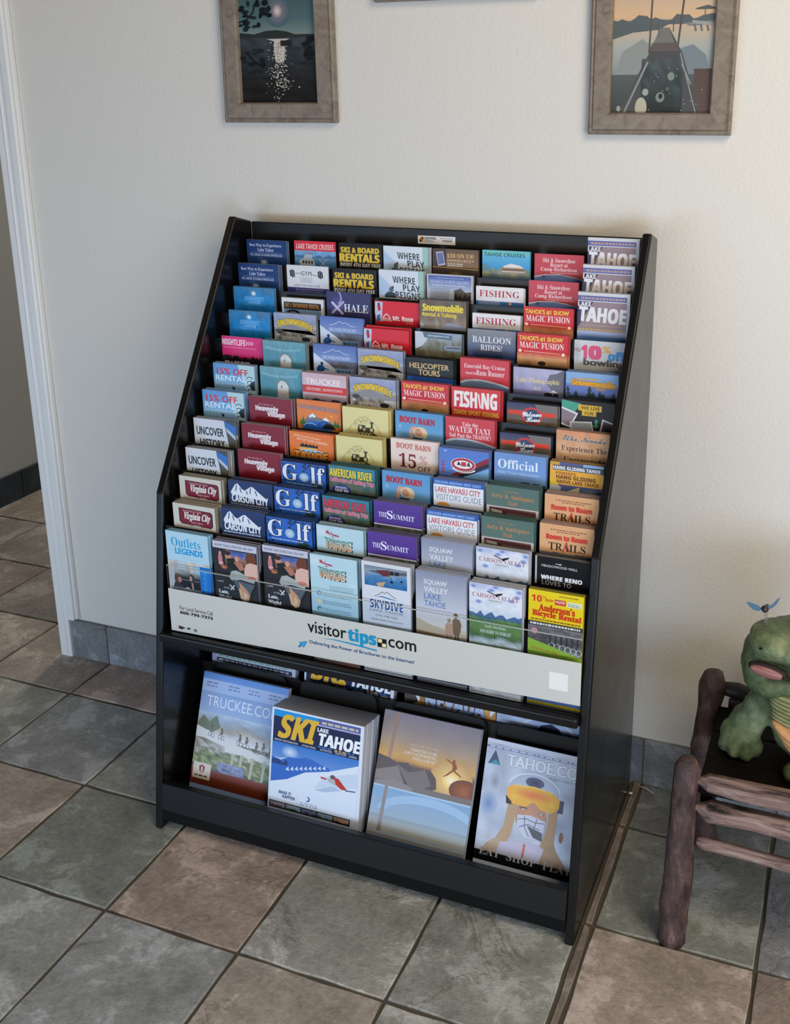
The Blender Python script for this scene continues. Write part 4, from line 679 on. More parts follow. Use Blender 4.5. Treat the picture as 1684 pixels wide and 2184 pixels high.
@design('tenbowl', '#c6c8ca', '#8a8c90', 'white ten percent off bowling brochure')
def _(i): i.R(0, 0, 1, BG, '#cbcdd0'); i.E(.05, .25, .08, .26, '#a9acb0', '#c4c6c8'); i.L(.0, .19, .12, .21, .015, '#a04a4c'); i.L(.0, .23, .12, .25, .015, '#a04a4c'); i.T('1', .19, .10, .12, .32, '#d8587a', 'S', .06); i.T('0', .40, .10, .26, .32, '#d8587a', 'S', .06); i.T('%', .62, .10, .17, .16, '#dcb064', 'S', .06); i.T('off', .82, .20, .34, .22, '#4c94d0', 'S', .05); i.T('bowling', .58, .40, .80, .20, '#54565a', 'G', .04)
@design('snowmobile2', '#7fa2d0', '#7496b8', 'light blue pine tree brochure with orange snowmobile lettering')
def _(i):
    i.R(0, 0, 1, BG, '#86acd8', '#4c64a4'); i.R(0, .26, 1, .56, '#6c80bc', '#5468a8')
    for x, hh in ((.04, .3), (.20, .2), (.46, .34), (.53, .2), (.66, .22), (.72, .18), (.92, .22)):
        for k in range(3): yy = .60 - hh + hh * k * .3; i.P([(x - .045 - .02 * k, min(.60, yy + hh * .42)), (x, yy), (x + .045 + .02 * k, min(.60, yy + hh * .42))], '#24343c')
    i.R(0, .52, 1, BG, '#2c3844', '#5c6c80'); i.P([(0, .6), (.5, .56), (1, .62), (1, .9), (0, .9)], '#3c4450'); i.T('Lake Tahoe', .40, .10, .44, .06, '#d8a03c', 'S', .04, None, 0, 0, 0, -.05); i.T('Snowmobile', .53, .155, .86, .14, '#e0a02c', 'S', .06, '#8a5c1c', .03, 0, 0, .02); i.T('TOURS', .66, .31, .2, .05, '#d89c34', 'S', .03)
@design('welive', '#26241f', '#3c3c3c', 'black and teal brochure with yellow labels reading we live for')
def _(i): i.R(0, 0, 1, BG, '#2a2824'); i.P([(0, 0), (.38, .06), (.24, .28), (0, .20)], '#4c9c88'); i.P([(0, .16), (.32, .28), (.18, .62), (0, .56)], '#ddd9dc'); i.P([(.0, .20), (.28, .31), (.15, .58), (0, .52)], '#8a7a84'); i.R(.32, .08, .76, .21, '#dcb03c'); i.R(.39, .20, .66, .32, '#dcb03c'); i.T('WE LIVE', .55, .105, .36, .08, '#4a4020', 'G', .02); i.T('FOR', .53, .225, .17, .075, '#4a4020', 'G', .02); i.P([(.16, .48), (.58, .44), (.64, .72), (.2, .8)], '#d9dade'); i.P([(.20, .50), (.56, .47), (.61, .70), (.22, .76)], '#a4aab4'); i.P([(.78, .36), (1, .44), (1, .74), (.72, .72)], '#dcdade'); i.P([(.80, .40), (1, .47), (1, .70), (.76, .68)], '#4c444c'); i.P([(.64, .38), (.70, .40), (.68, .50), (.72, .52), (.66, .58), (.60, .52), (.64, .51)], '#3c9c8c')
@design('elko', '#cf9a78', '#8c7a74', 'sandy orange town brochure with script lettering')
def _(i): i.G(0, 0, 1, BG, [(0, '#d6906a'), (.12, '#d09c70'), (.3, '#dcb08c'), (1, '#c88c64')], .15, 6, 12, 10, 4, 5, .14); i.T('Elko, Nevada', .53, .09, .82, .16, '#7a7270', 'C', .03, '#e6d0bc', .03); i.T('Experience The', .53, .33, .86, .15, '#4c3c34', 'B', -.02); i.T('Unexpected', .50, .58, .70, .14, '#3c2c28', 'B', -.01)
@design('hang', '#e0a83c', '#8a7c6c', 'yellow hang gliding brochure with a dark title band')
def _(i): i.R(0, 0, 1, .10, '#c89c44'); i.R(.18, .0, .62, .09, '#5c5c88'); i.R(.62, 0, 1, .09, '#8ab0d8'); i.R(0, .07, 1, .50, '#e6ac40'); i.P([(.05, .07), (1, .05), (1, .18), (.05, .18)], '#4a5060'); i.T('HANG GLIDING TAHOE', .50, .085, .88, .08, '#e2e4e8', 'S', .03); i.T('POWERED', .30, .21, .38, .065, '#a4602c', 'S', .02); i.T('HANG GLIDING', .49, .285, .74, .09, '#6c4020', 'S', .03); i.T('ABOVE LAKE TAHOE', .52, .39, .80, .08, '#7c4c24', 'S', .03); i.R(0, .5, 1, BG, '#56649c', '#8c98b4'); i.P([(0, .36), (.14, .46), (.22, .66), (0, .66)], '#dcc038'); i.E(.10, .58, .12, .06, '#c8ccd4'); i.P([(.36, .62), (.56, .52), (.56, .66), (.3, .70)], '#d8ccac'); i.E(.80, .62, .2, .08, '#98a4b8', '#6c7898')
@design('roam', '#dca676', '#8c8a94', 'peach trails brochure with red lettering')
def _(i): i.R(0, 0, 1, .60, '#dca676', '#e0aa7a'); i.lines(.2, .86, .105, 1, .05, .022, '#8c5c48', 3); i.lines(.32, .74, .15, 1, .05, .018, '#8c5c48', 5); i.T('Room to Roam', .50, .22, .76, .12, '#cf4030', 'S', .06); i.T('TRAILS', .51, .40, .68, .17, '#3c2c24', 'B', -.04); i.L(.5, .36, .43, .60, .02, '#c84a3c'); i.L(.5, .36, .55, .56, .02, '#c84a3c'); i.K(0, 1, .66, .05, '#54544c', 4, 22); i.R(0, .63, 1, BG, '#6c6c74')
@design('mall', '#131214', '#8a8c90', 'black mall brochure with white lettering beside a pale strip')
def _(i): i.R(0, 0, 1, BG, '#141315'); i.R(0, 0, .035, .62, '#a9abb0'); i.E(.46, .13, .03, .015, '#c9c9cc'); i.E(.40, .13, .03, .015, '#8c8c90'); i.T('MEADOWOOD MALL', .45, .17, .66, .055, '#c0c0c4', 'G', .02); i.T('WHERE RENO', .49, .405, .76, .10, '#e4e4e6', 'S', .04); i.T('LOVES TO', .40, .525, .54, .10, '#98989e', 'S', .01)
@design('bike', '#dcc420', '#8c8434', 'yellow bicycle rental brochure with red lettering')
def _(i):
    i.R(0, 0, 1, .70, '#e6cc1e', '#e0c41c'); i.T('10', .15, .11, .19, .15, '#d03a28', 'S', .02); i.T('%', .29, .11, .08, .07, '#d03a28', 'S'); i.T('OFF', .38, .17, .15, .06, '#d03a28', 'S', .03); i.R(.48, .15, .68, .27, '#c23844'); i.T('HUGE', .58, .17, .16, .06, '#f0e0c0', 'S'); i.R(.70, .16, .97, .28, '#dcdcc0'); i.lines(.72, .95, .20, 2, .04, .02, '#74907c', 4); i.lines(.56, .9, .06, 1, .05, .025, '#8c7c24', 4)
    i.T("Anderson's", .52, .29, .66, .17, '#c8341c', 'B', .04, None, 0, 0, 0, .01); i.T('Bicycle Rental', .52, .45, .90, .17, '#c8341c', 'B', .04, None, 0, 0, 0, .02); i.lines(.05, .96, .64, 1, .05, .03, '#8c5c1c', 6)
    i.R(0, .70, 1, .80, '#3c3c38'); i.lines(.04, .98, .73, 1, .05, .045, '#d0d0cc', 8); i.G(0, .80, 1, 1.40, [(0, '#74747a'), (.3, '#5c5a5a'), (.6, '#4c4c4a'), (1, '#8a8c88')], .3, 9, 16, 14, 9, 6, .45); i.E(.12, .92, .06, .07, '#c88c9c')
    for k in range(6): i.Q(.44 + .1 * k, 1.2 + .015 * k, .05, .07, 0, 360, .014, '#c9cbd0'); i.R(.40 + .1 * k, .96, .43 + .1 * k, 1.16, '#33333a')
    i.P([(0, 1.10), (.5, 1.24), (1, 1.40), (1, 1.62), (0, 1.5)], '#98bc3c'); i.T('Look for our sign', .3, 1.3, .5, .08, '#d0442c', 'O', 0, None, 0, 0, 0, .1); i.R(0, 1.5, 1, 1.95, '#dcc488'); i.R(0, 1.9, 1, 2.18, '#54658e'); i.lines(.2, .8, 1.97, 1, .05, .03, '#c0c8dc', 4)

GRID = [['best', 'best', 'snowcenter', 'snowcenter', 'nightlife', 'rentals', 'rentals', 'uncover', 'uncover', 'virginia', 'virginia', 'outlets'],
 ['cruises', 'gym', 'snowshoe', 'snowmobile', 'massage', 'massage', 'heavenly', 'heavenly', 'heavenly', 'carson', 'carson', 'flyer'],
 ['skiboard', 'skiboard', 'xhale', 'homewood', 'homewood', 'truckee', 'whitewater', 'whitewater2', 'golf', 'golf', 'golf', 'flyer'],
 ['where', 'where', 'mtrose', 'mtrose', 'snowmobile', 'snowmobile', 'train', 'train', 'river', 'river2', 'relax', 'relax'],
 ['tendollars', 'evening', 'tubing', 'lodging', 'helicopter', 'magic', 'bootblue', 'bootcream', 'bootblue', 'summit', 'summit', 'skydive'],
 ['tcruise', 'fishing', 'fishing', 'balloon', 'emerald', 'fishng', 'taxi', 'emblem', 'havasu', 'havasu', 'squaw', 'squaw'],
 ['camp', 'camp', 'magic', 'magic', 'photographic', 'welcome', 'welcome', 'official', 'arts', 'arts', 'valley', 'valley'],
 ['laketahoe', 'laketahoe', 'laketahoe', 'tenbowl', 'snowmobile2', 'welive', 'elko', 'hang', 'roam', 'roam', 'mall', 'bike']]
POS = [[(.0311, .0022), (.0292, .0042), (.0333, .0073), (.0398, .0114), (.0385, .0101), (.0398, .0088), (.0321, .0074), (.0298, .0043), (.0308, -.0002), (.035, -.0006), (.0391, .0017), (.0374, .0013)],
 [(.1514, .0046), (.1499, .0058), (.1552, -.01), (.1547, .0136), (.1484, .011), (.1549, .0108), (.1479, .0042), (.1489, .0047), (.1541, .0066), (.1547, .0045), (.1547, .0057), (.1528, -.0033)],
 [(.2651, .0047), (.2662, .0045), (.2661, .0102), (.2654, .0131), (.2656, .0104), (.2616, .0089), (.2598, .0071), (.2595, -.0014), (.2604, -.0035), (.2648, .0048), (.265, .0044), (.2663, .0019)],
 [(.3745, .0043), (.3776, .0085), (.3791, -.0031), (.3722, -.0034), (.3742, .0106), (.3741, .0101), (.3721, .0058), (.3725, .0038), (.3738, .0042), (.3742, .0002), (.3768, .0022), (.3748, .0013)],
 [(.4850, .0025), (.4861, .0048), (.4859, .0081), (.4887, -.0024), (.4850, .0014), (.4861, .0091), (.4877, .0074), (.4894, .0083), (.4877, .0041), (.4879, .0061), (.4889, .0051), (.4899, .0074)],
 [(.597, .0048), (.5962, -.0141), (.6015, -.0135), (.6016, .01), (.6007, .0092), (.597, .0089), (.5965, .0069), (.598, .0049), (.6002, .0034), (.6, .0022), (.6016, .0074), (.6029, .0059)],
 [(.7098, .0027), (.7093, .0037), (.7099, .0067), (.7095, .0111), (.7124, -.0005), (.7123, -.0116), (.7095, -.0138), (.7113, .008), (.7109, .0067), (.7124, .006), (.7123, .0064), (.7126, .0013)],
 [(.8217, .0409), (.8217, .042), (.8229, .0441), (.8249, .0045), (.8214, .0014), (.8219, .0035), (.8232, .0043), (.8223, .0031), (.8246, .0029), (.825, .0069), (.8261, .004), (.8256, .0038)]]
THK = [[8, 12, 8, 8, 5, 14, 16, 18, 22, 24, 24, 18], [3, 4, 8, 10, 18, 10, 16, 18, 10, 22, 20, 20], [10, 10, 8, 6, 6, 20, 8, 10, 18, 24, 26, 12], [16, 14, 4, 14, 16, 22, 22, 20, 26, 22, 22, 14],
 [5, 8, 14, 12, 18, 12, 14, 6, 14, 24, 22, 20], [6, 8, 10, 3, 10, 16, 14, 20, 22, 22, 20, 18], [5, 6, 6, 12, 8, 14, 12, 16, 26, 24, 18, 22], [14, 12, 16, 4, 18, 10, 14, 16, 22, 18, 12, 14]]
BW = 0.103
ORD = ['top', 'second', 'third', 'fourth', 'fifth', 'sixth', 'seventh', 'eighth', 'ninth', 'tenth', 'eleventh', 'bottom']
INK = {}
for k, (f, fc, ec, ds) in D.items(): INK[k] = Ink(); f(INK[k])
PM = {k: i.meshes(BW, k, 0.865) for k, i in INK.items()}
TOT = {k: sum(row.count(k) for row in GRID) for k in D}
rb = random.Random(21)
for c in range(8):
    for r in range(12):
        key = GRID[c][r]; f, fc, ec, ds = D[key]; x, dz = POS[c][r]; x -= 0.0022; dz += 0.0028; lo = DX[c - 1] + 0.0007 if c else 0.0195; hi = (DX[c] - 0.0007 if c < 7 else 0.9295) - BW; x = max(lo, min(hi, x)) if c < 7 else x; T = THK[c][r] / 1000.0
        zt = ZR(r) + dz; zf = ZR(r) - 0.2343 if r < 11 else 0.4520; H = zt - zf - 0.0006; yf = YR(r) + 0.012 - 0.8 * T
        nb = 0 if T < 0.0045 else 1 if T < 0.0095 else 2 if T < 0.0175 else 3
        tf = T if nb == 0 else T * (0.40 if nb == 1 else 0.30 if nb == 2 else 0.25)
        where = '' if TOT[key] == 1 else ', %s pocket row%s' % (ORD[r], '' if [GRID[cc][r] for cc in range(8)].count(key) == 1 else (', left one' if c < 2 else ', right one'))
        wd = min(BW, 0.9295 - x) if c == 7 else BW
        me = block('brochure', wd, H, tf, fc, ec)
        o = link('brochure', me); o.location = (x, yf, zt); tag(o, ds + where, 'brochure', 'front brochures in the rack pockets')
        cv, lt = PM[key]
        if cv: link('cover', cv, o)
        if lt: link('lettering', lt, o)
        y = yf + tf + 0.0004
        # keep the copy's label short and true
        base = ds.split(' with ')[0].split(' reading ')[0].split(' about ')[0].split(' above ')[0].split(' beside ')[0].split(' offering ')[0].split(' for ')[0]
        lab = '%scopy behind the ' + base + (where if where else ', %s pocket row' % ORD[r])
        for k in range(nb):
            tk = (T - tf) / nb
            H2 = H + rb.uniform(-0.002, 0.0008); m2 = block('brochure', wd, H2, tk - 0.0011, fc, ec, 0)
            b = link('brochure', m2)
            jx = rb.uniform(-0.001, 0.0035) if T > 0.009 else rb.uniform(0, 0.002)
            jx = min(0.0, jx) if c == 7 else max(lo, min(hi, x + jx)) - x
            b.location = (x + jx, y + 0.0008, zf + 0.0006 + H2); y += tk
            tag(b, lab % ('' if nb == 1 else ['nearest ', 'second ', 'rearmost '][k if k < nb - 1 else 2]), 'brochure', 'copies behind the ' + base + (where if where else ''))
            if (c, r) == (3, 3): b.rotation_euler.y = (0.018, -0.014)[k]; b.location.x = x + (0.0030, 0.001)[k]; b.location.z += (0.0055, 0.004)[k]
            if abs(jx) > 0.0015 and cv and nb > 1 and k == 0: link('cover', cv, b)

# ------------------------------------------------------------------ magazines below
MW = 0.216
def mag(key_meshes, x, y, z, lean, T, face, edge, label, width=MW, floor=0.0655, group=None, cover=True, name='magazine'):
    a = math.radians(lean); H = (z - floor - T * math.sin(a)) / math.cos(a)
    o = link(name, block(name, width, H, T, face, edge)); o.location = (x, y, z); o.rotation_euler = (-a, 0, 0)
    tag(o, label, 'magazine', group)
    if key_meshes and cover:
        for me_, nm in zip(key_meshes, ('cover', 'lettering')):
            if me_: link(nm, me_, o)
    return o
def mstack(meshes, x, y, z, lean, n, T, face, edge, label, base, width=MW, floor=0.0655, jit=0.0, ceil_gap=0.00015):
    a = math.radians(lean); st_ = T + ceil_gap; rj = random.Random(int(x * 1000))
    for k in range(n):
        jx = 0 if k == 0 else rj.uniform(-jit, jit)
        lb = label if k == 0 else '%s copy behind the front %s' % (['nearest', 'second', 'third', 'fourth', 'fifth', 'sixth', 'seventh', 'eighth', 'ninth'][k - 1], base)
        mag(meshes, x + jx, y + k * st_ * math.cos(a), z - k * st_ * math.sin(a), lean, T, face, edge, lb, width, floor, 'magazines in the lower rack' if k == 0 else 'copies behind the ' + base, cover=(k == 0))
I = Ink(bot=1.24)                                                        # misty cyclists cover
I.R(0, 0, 1, 1.2, '#7d9cd0', '#bcd0e6'); I.R(0, 0, 1, .07, '#5a8cd2', '#6f98d4'); I.R(0, .07, 1, .2, '#aabfe6')
for x in (.12, .38, .62, .86): I.lines(x - .07, x + .07, .10, 2, .035, .012, '#6c7ca4', int(x * 50))
I.T('TRUCKEE.COM', .50, .24, .84, .115, '#dfe6f4', 'G', .01); I.G(0, .42, 1, .72, [(0, '#b4c6dc'), (.25, '#93a3b8'), (.5, '#a39a8c'), (.8, '#c9cdd2'), (1, '#d4d6da')], .22, 3, 18, 10, 4, 3, .12)
I.P([(0, .56), (.06, .46), (.14, .52), (.22, .44), (.28, .56), (.2, .62), (0, .60)], '#6c7866'); I.G(0, .70, 1, 1.03, [(0, '#7c7468'), (.3, '#a8a8a4'), (.5, '#6f7850'), (.8, '#8c9470'), (1, '#5c5c44')], .35, 8, 26, 16, 9, 6, .55)
I.P([(0, .58), (.3, .66), (.6, .72), (1, .76), (1, .84), (.6, .80), (.3, .74), (0, .68)], '#d0d3d6'); I.R(.36, .735, .56, .80, '#d2d4d2'); I.R(.60, .77, .96, .81, '#d2d4d2')
for x, y in ((.18, .60), (.30, .61), (.52, .63), (.60, .64), (.72, .67), (.80, .66), (.88, .69)):
    I.E(x, y - .035, .012, .014, '#5c5148'); I.P([(x - .02, y + .02), (x - .005, y - .03), (x + .025, y - .015), (x + .01, y + .03)], '#7a6a5e'); I.Q(x - .018, y + .05, .018, .022, 0, 360, .005, '#55504c', 10); I.Q(x + .02, y + .055, .018, .022, 0, 360, .005, '#55504c', 10)
for x in (.45, .55, .68, .82): I.P([(x, .80), (x + .035, .80), (x + .02, 1.02), (x - .01, 1.02)], '#b4b49c')
I.G(.3, .92, .62, 1.05, [(0, '#8c94b4'), (1, '#6c7490')], .3, 6, 12, 8, 8, 5, .5); I.R(0, 1.03, 1, 1.2, '#7c3a26', '#6a2c1c'); I.R(.02, .97, .23, 1.14, '#cfc6b8'); I.P([(.09, 1.01), (.125, .99), (.16, 1.01), (.15, 1.06), (.125, 1.08), (.10, 1.06)], '#8c2a2c'); I.R(.115, 1.01, .135, 1.07, '#cfc6b8'); I.lines(.05, .2, 1.10, 1, .03, .016, '#5a3c34')
m_tr = I.meshes(MW, 'cyclists', 0.95)
def ski_cover():
    I = Ink(bot=1.15); I.R(0, 0, 1, 1.28, '#dbe2ee'); I.R(.02, .02, .51, .10, '#1d93d4'); I.R(.51, .02, .965, .085, '#5c5c9c'); I.lines(.55, .94, .045, 1, .03, .025, '#c9bfa4', 5); I.R(.02, .09, .965, .36, '#1d2444'); I.P([(.51, .09), (.965, .09), (.965, .1), (.51, .1)], '#8c8cc0')
    I.T('SKI', .265, .05, .45, .265, '#e2b234', 'I', .03, None, 0, 0, .02); I.T('LAKE', .565, .115, .12, .042, '#eceef2', 'S', .03); I.T('TAHOE', .735, .165, .45, .135, '#f2f3f6', 'S', .04, None, 0, 0, .12); I.lines(.52, .68, .308, 1, .03, .014, '#3c78c4', 3); I.lines(.70, .83, .308, 1, .03, .018, '#b9a46c', 4); I.lines(.84, .93, .308, 1, .03, .014, '#3c78c4', 4)
    I.T('RESORT INFORMATION', .17, .33, .26, .02, '#c3c6d0', 'S'); I.T('ATTRACTIONS', .42, .33, .15, .02, '#c3c6d0', 'S'); I.T('ACTIVITIES', .61, .33, .13, .02, '#c3c6d0', 'S'); I.T('NIGHTLIFE', .77, .33, .12, .02, '#c3c6d0', 'S'); I.T('DINING', .90, .33, .08, .02, '#c3c6d0', 'S')
    I.R(.02, .36, .965, 1.0, '#3c78c8', '#a9c4e6'); I.E(.22, .45, .1, .07, '#d6e2f2', '#5a8cd0'); I.P([(.02, .52), (.12, .54), (.2, .50), (.32, .49), (.40, .46), (.48, .47), (.56, .50), (.66, .52), (.66, .70), (.02, .86)], '#3c6cc0')
    for k in range(9): I.P([(.18 + .05 * k, .64 - .013 * k), (.21 + .05 * k, .60 - .012 * k), (.22 + .05 * k, .65 - .013 * k)], '#c9d8ee')
    I.K(.02, .2, .60, .08, '#2c4478', 3, 8); I.P([(.02, .52), (.1, .53), (.2, .505), (.12, .55)], '#b4c8e6'); I.P([(.2, .74), (.4, .62), (.66, .55), (.965, .42), (.965, 1.06), (.02, 1.06), (.02, .80)], '#dde6f2'); I.P([(.6, .62), (.965, .5), (.965, .66), (.5, .76)], '#ccd8e8'); I.P([(.5, .78), (.7, .70), (.8, .72), (.62, .78)], '#b4c4dc')
    I.E(.70, .60, .03, .024, '#5c5c5c'); I.P([(.71, .60), (.76, .60), (.86, .70), (.80, .71), (.72, .66)], '#c03c34'); I.P([(.57, .62), (.64, .63), (.63, .645), (.57, .64)], '#c0403c'); I.P([(.64, .62), (.72, .62), (.74, .68), (.66, .66)], '#b8b4b4'); I.P([(.84, .70), (.96, .69), (.94, .705), (.84, .715)], '#5c6c8c')
    I.T('MAKE IT', .19, .875, .14, .035, '#34406c', 'S', .02); I.T('HAPPEN', .23, .915, .14, .035, '#34406c', 'S', .02); I.L(.33, .88, .33, .97, .003, '#b0b8c8'); I.Q(.44, .90, .02, .022, -90, 120, .012, '#2c4488'); I.lines(.36, .55, .945, 2, .022, .01, '#98a4b8', 3)
    I.R(.02, 1.0, .91, 1.075, '#1c2038'); I.R(0, 1.075, 1, 1.28, '#d4dbe8')
    for k, (a, b, g) in enumerate((('#b4b0cc', '#4a4a5c', 3), ('#a9c0dc', '#2c4434', 5), ('#7c84b4', '#343844', 6), ('#98b4d0', '#34503c', 7), ('#c8a090', '#1a1616', 8))): I.G(.03 + k * .176, 1.01, .195 + k * .176, 1.07, [(0, a), (.55, a), (.7, b), (1, b)], .3, g, 8, 6, 4, 3, .3)
    return I.meshes(MW, 'ski_cover', 0.95)
m_ski = ski_cover()
I = Ink(bot=1.2)                                                         # sunset leap cover
I.G(0, 0, 1, .70, [(0, '#8c8490'), (.35, '#a69488'), (.58, '#c8a068'), (.64, '#d8a45c'), (.7, '#6c5850'), (1, '#6a5c58')], .02, 3, 14, 14, 2, 2, .05)
I.E(.77, .545, .22, .2, '#f4d488', '#c39a68'); I.E(.77, .545, .09, .08, '#fdf2cc', '#f2c874')
I.P([(0, .44), (.12, .46), (.20, .49), (.32, .47), (.38, .53), (.5, .5), (.56, .50), (.62, .56), (.64, .66), (.5, .72), (0, .74)], '#5c5254'); I.P([(0, .60), (.22, .52), (.34, .74), (0, .74)], '#857c7a'); I.P([(.2, .50), (.34, .56), (.5, .50), (.58, .64), (.4, .74), (.3, .62)], '#77706e'); I.E(.92, .62, .16, .11, '#a4603c', '#6c4438'); I.R(0, .68, 1, .74, '#78706e'); I.P([(.02, .70), (.2, .66), (.4, .70), (.4, .74), (0, .74)], '#8c8484')
I.P([(.13, 0), (.165, 0), (.135, .46), (.10, .46)], '#a88474'); I.L(.56, .05, .54, .44, .006, '#9c8c88')
I.R(0, .735, 1, 1.3, '#7ca4cc', '#a9b4b8'); I.Q(.6, 1.0, .5, .2, 190, 340, .08, '#9cbcdc', 16); I.P([(0, .735), (1, .735), (1, .755), (0, .752)], '#a9c0d8'); I.R(0, 1.02, 1, 1.16, '#8c9ca8', '#b4b4ac'); I.P([(.12, .735), (.155, .735), (.14, 1.18), (.10, 1.18)], '#8c8484')
I.T('WELCOME TO YOUR', .46, .275, .30, .022, '#c9bcb4', 'G', .01); I.T('CENTER FOR', .46, .318, .27, .03, '#ddd0c4', 'G', .02); I.T('ORTHOPAEDIC', .43, .358, .34, .03, '#ddd0c4', 'G', .02); I.T('WELLNESS', .47, .40, .24, .028, '#ddd0c4', 'G', .02)
I.E(.775, .36, .014, .018, '#8c5438'); I.P([(.755, .375), (.80, .375), (.815, .42), (.79, .455), (.765, .45), (.77, .41)], '#98583a'); I.L(.77, .385, .70, .35, .012, '#98583a'); I.L(.77, .45, .72, .50, .016, '#8c5438'); I.L(.72, .50, .69, .52, .01, '#8c5438'); I.L(.79, .45, .84, .475, .014, '#8c5438'); I.L(.84, .475, .865, .49, .01, '#8c5438')
m_or = I.meshes(MW, 'sunset', 0.95)
def goggle():
    I = Ink(hi=0.948, bot=1.165); I.G(0, 0, 1, 1.2, [(0, '#c4cad8'), (.3, '#b4bccc'), (.6, '#a9b4c8'), (1, '#c9cdd8')], .35, 5, 16, 18, 3, 3, .18); I.E(.08, .62, .09, .12, '#6c88b8', '#aab6cc'); I.E(.12, .40, .06, .1, '#8890a0', '#b4bccb'); I.E(.95, 1.0, .05, .08, '#e09468', '#c9cdd8')
    I.R(0, 0, 1, .035, '#d4d8e6'); I.R(0, .06, 1, .085, '#7c84ac'); I.lines(.03, .98, .064, 1, .03, .014, '#d0d4e4', 5); I.P([(.09, .10), (.15, .24), (.03, .24)], '#4a5478'); I.P([(.10, .19), (.15, .24), (.05, .24)], '#3c9aac'); I.T('TAHOE.COM', .60, .11, .78, .115, '#e4e8f0', 'G', .03, '#9098ac', .02)
    I.T("DON'T MISS A THING", .80, .245, .34, .022, '#6c7488', 'G', .01)
    I.E(.50, .44, .24, .19, '#c0c8d6', '#aeb8cc'); I.E(.50, .33, .09, .05, '#3c4058', '#5c6480'); I.Q(.50, .42, .25, .17, 195, 345, .012, '#dfe3ec')
    I.E(.50, .66, .15, .17, '#c69478', '#b98a72'); I.P([(.28, .50), (.37, .54), (.33, .86), (.24, 1.12), (.04, 1.15), (.16, .98), (.25, .80)], '#b49878'); I.P([(.66, .52), (.75, .52), (.74, .84), (.84, 1.12), (.52, 1.12), (.62, .88), (.66, .72)], '#b09070'); I.P([(.24, .50), (.30, .54), (.30, .58), (.25, .58)], '#3c3430'); I.R(.74, .44, .79, .56, '#54505c')
    I.P([(.0, 1.16), (.2, .96), (.36, .92), (.44, .90), (.60, .9), (.72, .96), (.92, 1.10), (.96, 1.2), (0, 1.2)], '#bcb6cc'); I.P([(.02, 1.16), (.1, 1.0), (.22, .90), (.26, .88), (.2, 1.1), (.1, 1.18)], '#b49c84'); I.P([(.6, 1.16), (.66, .90), (.72, .86), (.92, 1.1), (.9, 1.18)], '#a88c70'); I.L(.47, .92, .46, 1.16, .022, '#c4685c')
    I.P([(.24, .43), (.30, .39), (.5, .37), (.68, .39), (.75, .44), (.75, .52), (.68, .58), (.58, .57), (.51, .51), (.44, .57), (.32, .57), (.25, .51)], '#e8b04a'); I.E(.50, .45, .18, .055, '#e0764c', '#e8a84c'); I.PL([(.30, .395), (.5, .372), (.68, .395)], .012, '#f0c860'); I.E(.32, .50, .05, .035, '#f0c24c', '#e8b04a'); I.E(.68, .51, .045, .03, '#f0c24c', '#e8b04a')
    I.E(.42, .60, .03, .012, '#e4d8d0', '#7c6050'); I.E(.59, .61, .03, .012, '#e4d8d0', '#7c6050'); I.L(.38, .585, .46, .58, .008, '#5c4434'); I.P([(.37, .66), (.5, .64), (.64, .67), (.63, .78), (.56, .86), (.46, .86), (.38, .78)], '#c4c8d8')
    for a in (((.38, .70), (.46, .68), (.54, .70), (.63, .69)), ((.40, .77), (.48, .73), (.60, .76)), ((.44, .66), (.45, .76), (.5, .84)), ((.56, .66), (.54, .76), (.58, .82))): I.PL(a, .007, '#54607c')
    I.P([(.47, .74), (.62, .78), (.63, .86), (.54, .84)], '#5c6068'); I.E(.80, .78, .02, .05, '#8c6c50')
    I.R(0, 1.07, 1, 1.3, '#121216'); I.T('EAT  SHOP  PLAY', .49, 1.035, .88, .075, '#b4b8c4', 'B', -.02)
    return I.meshes(MW, 'goggle', 0.95)
m_go = goggle()
mstack(m_tr, 0.045, -0.388, 0.311, 20.6, 3, 0.0042, '#8aa4cc', '#c0c2ca', 'misty cyclists magazine leaning at the left of the bottom compartment', 'misty cyclists magazine', jit=0.0012)
mstack(m_ski, 0.255, -0.447, 0.303, 11.6, 9, 0.0083, '#d4dbe8', '#c6c7ce', 'thick pile of ski guides, front copy with yellow SKI letters', 'yellow lettered ski guide', jit=0.0008)
mstack(m_or, 0.4875, -0.380, 0.309, 25.5, 3, 0.0035, '#8c8a90', '#bcc0c8', 'sunset leap orthopaedic magazine right of the thick ski guide pile', 'sunset leap magazine', jit=0.001)
mstack(m_go, 0.718, -0.382, 0.2965, 22, 2, 0.0036, '#c4cad8', '#c0c2ca', 'magazine with a skier in orange goggles at the bottom right', 'orange goggles magazine', width=0.2055)
I = Ink(); I.R(0, 0, 1, 1.3, '#b4c0d4'); I.R(0, 0, .055, 1.3, '#a4a8d0'); I.R(.06, .15, .96, .29, '#a9bcc0'); I.lines(.08, .9, .18, 3, .03, .014, '#7c9488', 3); I.R(.06, .27, .96, .312, '#26304c'); I.lines(.08, .94, .282, 1, .03, .018, '#c0c8dc', 6); I.lines(.14, .88, .35, 1, .03, .016, '#8894b0', 7)
m_np = I.meshes(MW, 'listing')
I = Ink(hi=0.948); I.G(0, 0, 1, 1.3, [(0, '#8c6c50'), (.2, '#b07c40'), (.3, '#c89450'), (1, '#5c4434')], .3, 4, 16, 16, 5, 5, .3); I.P([(.0, .1), (.1, .1), (.14, .3), (0, .36)], '#4c4440'); I.T('NEVADA', .53, .17, .62, .155, '#d4dcec', 'S', .05, '#3c2c20', .04, 0, 0, 0, 0, '#8ca8d4'); I.P([(.16, .16), (.11, .23), (.16, .30)], '#dce0e8'); I.P([(.89, .18), (.94, .24), (.89, .30)], '#dce0e8'); m_nv = I.meshes(MW, 'desert')
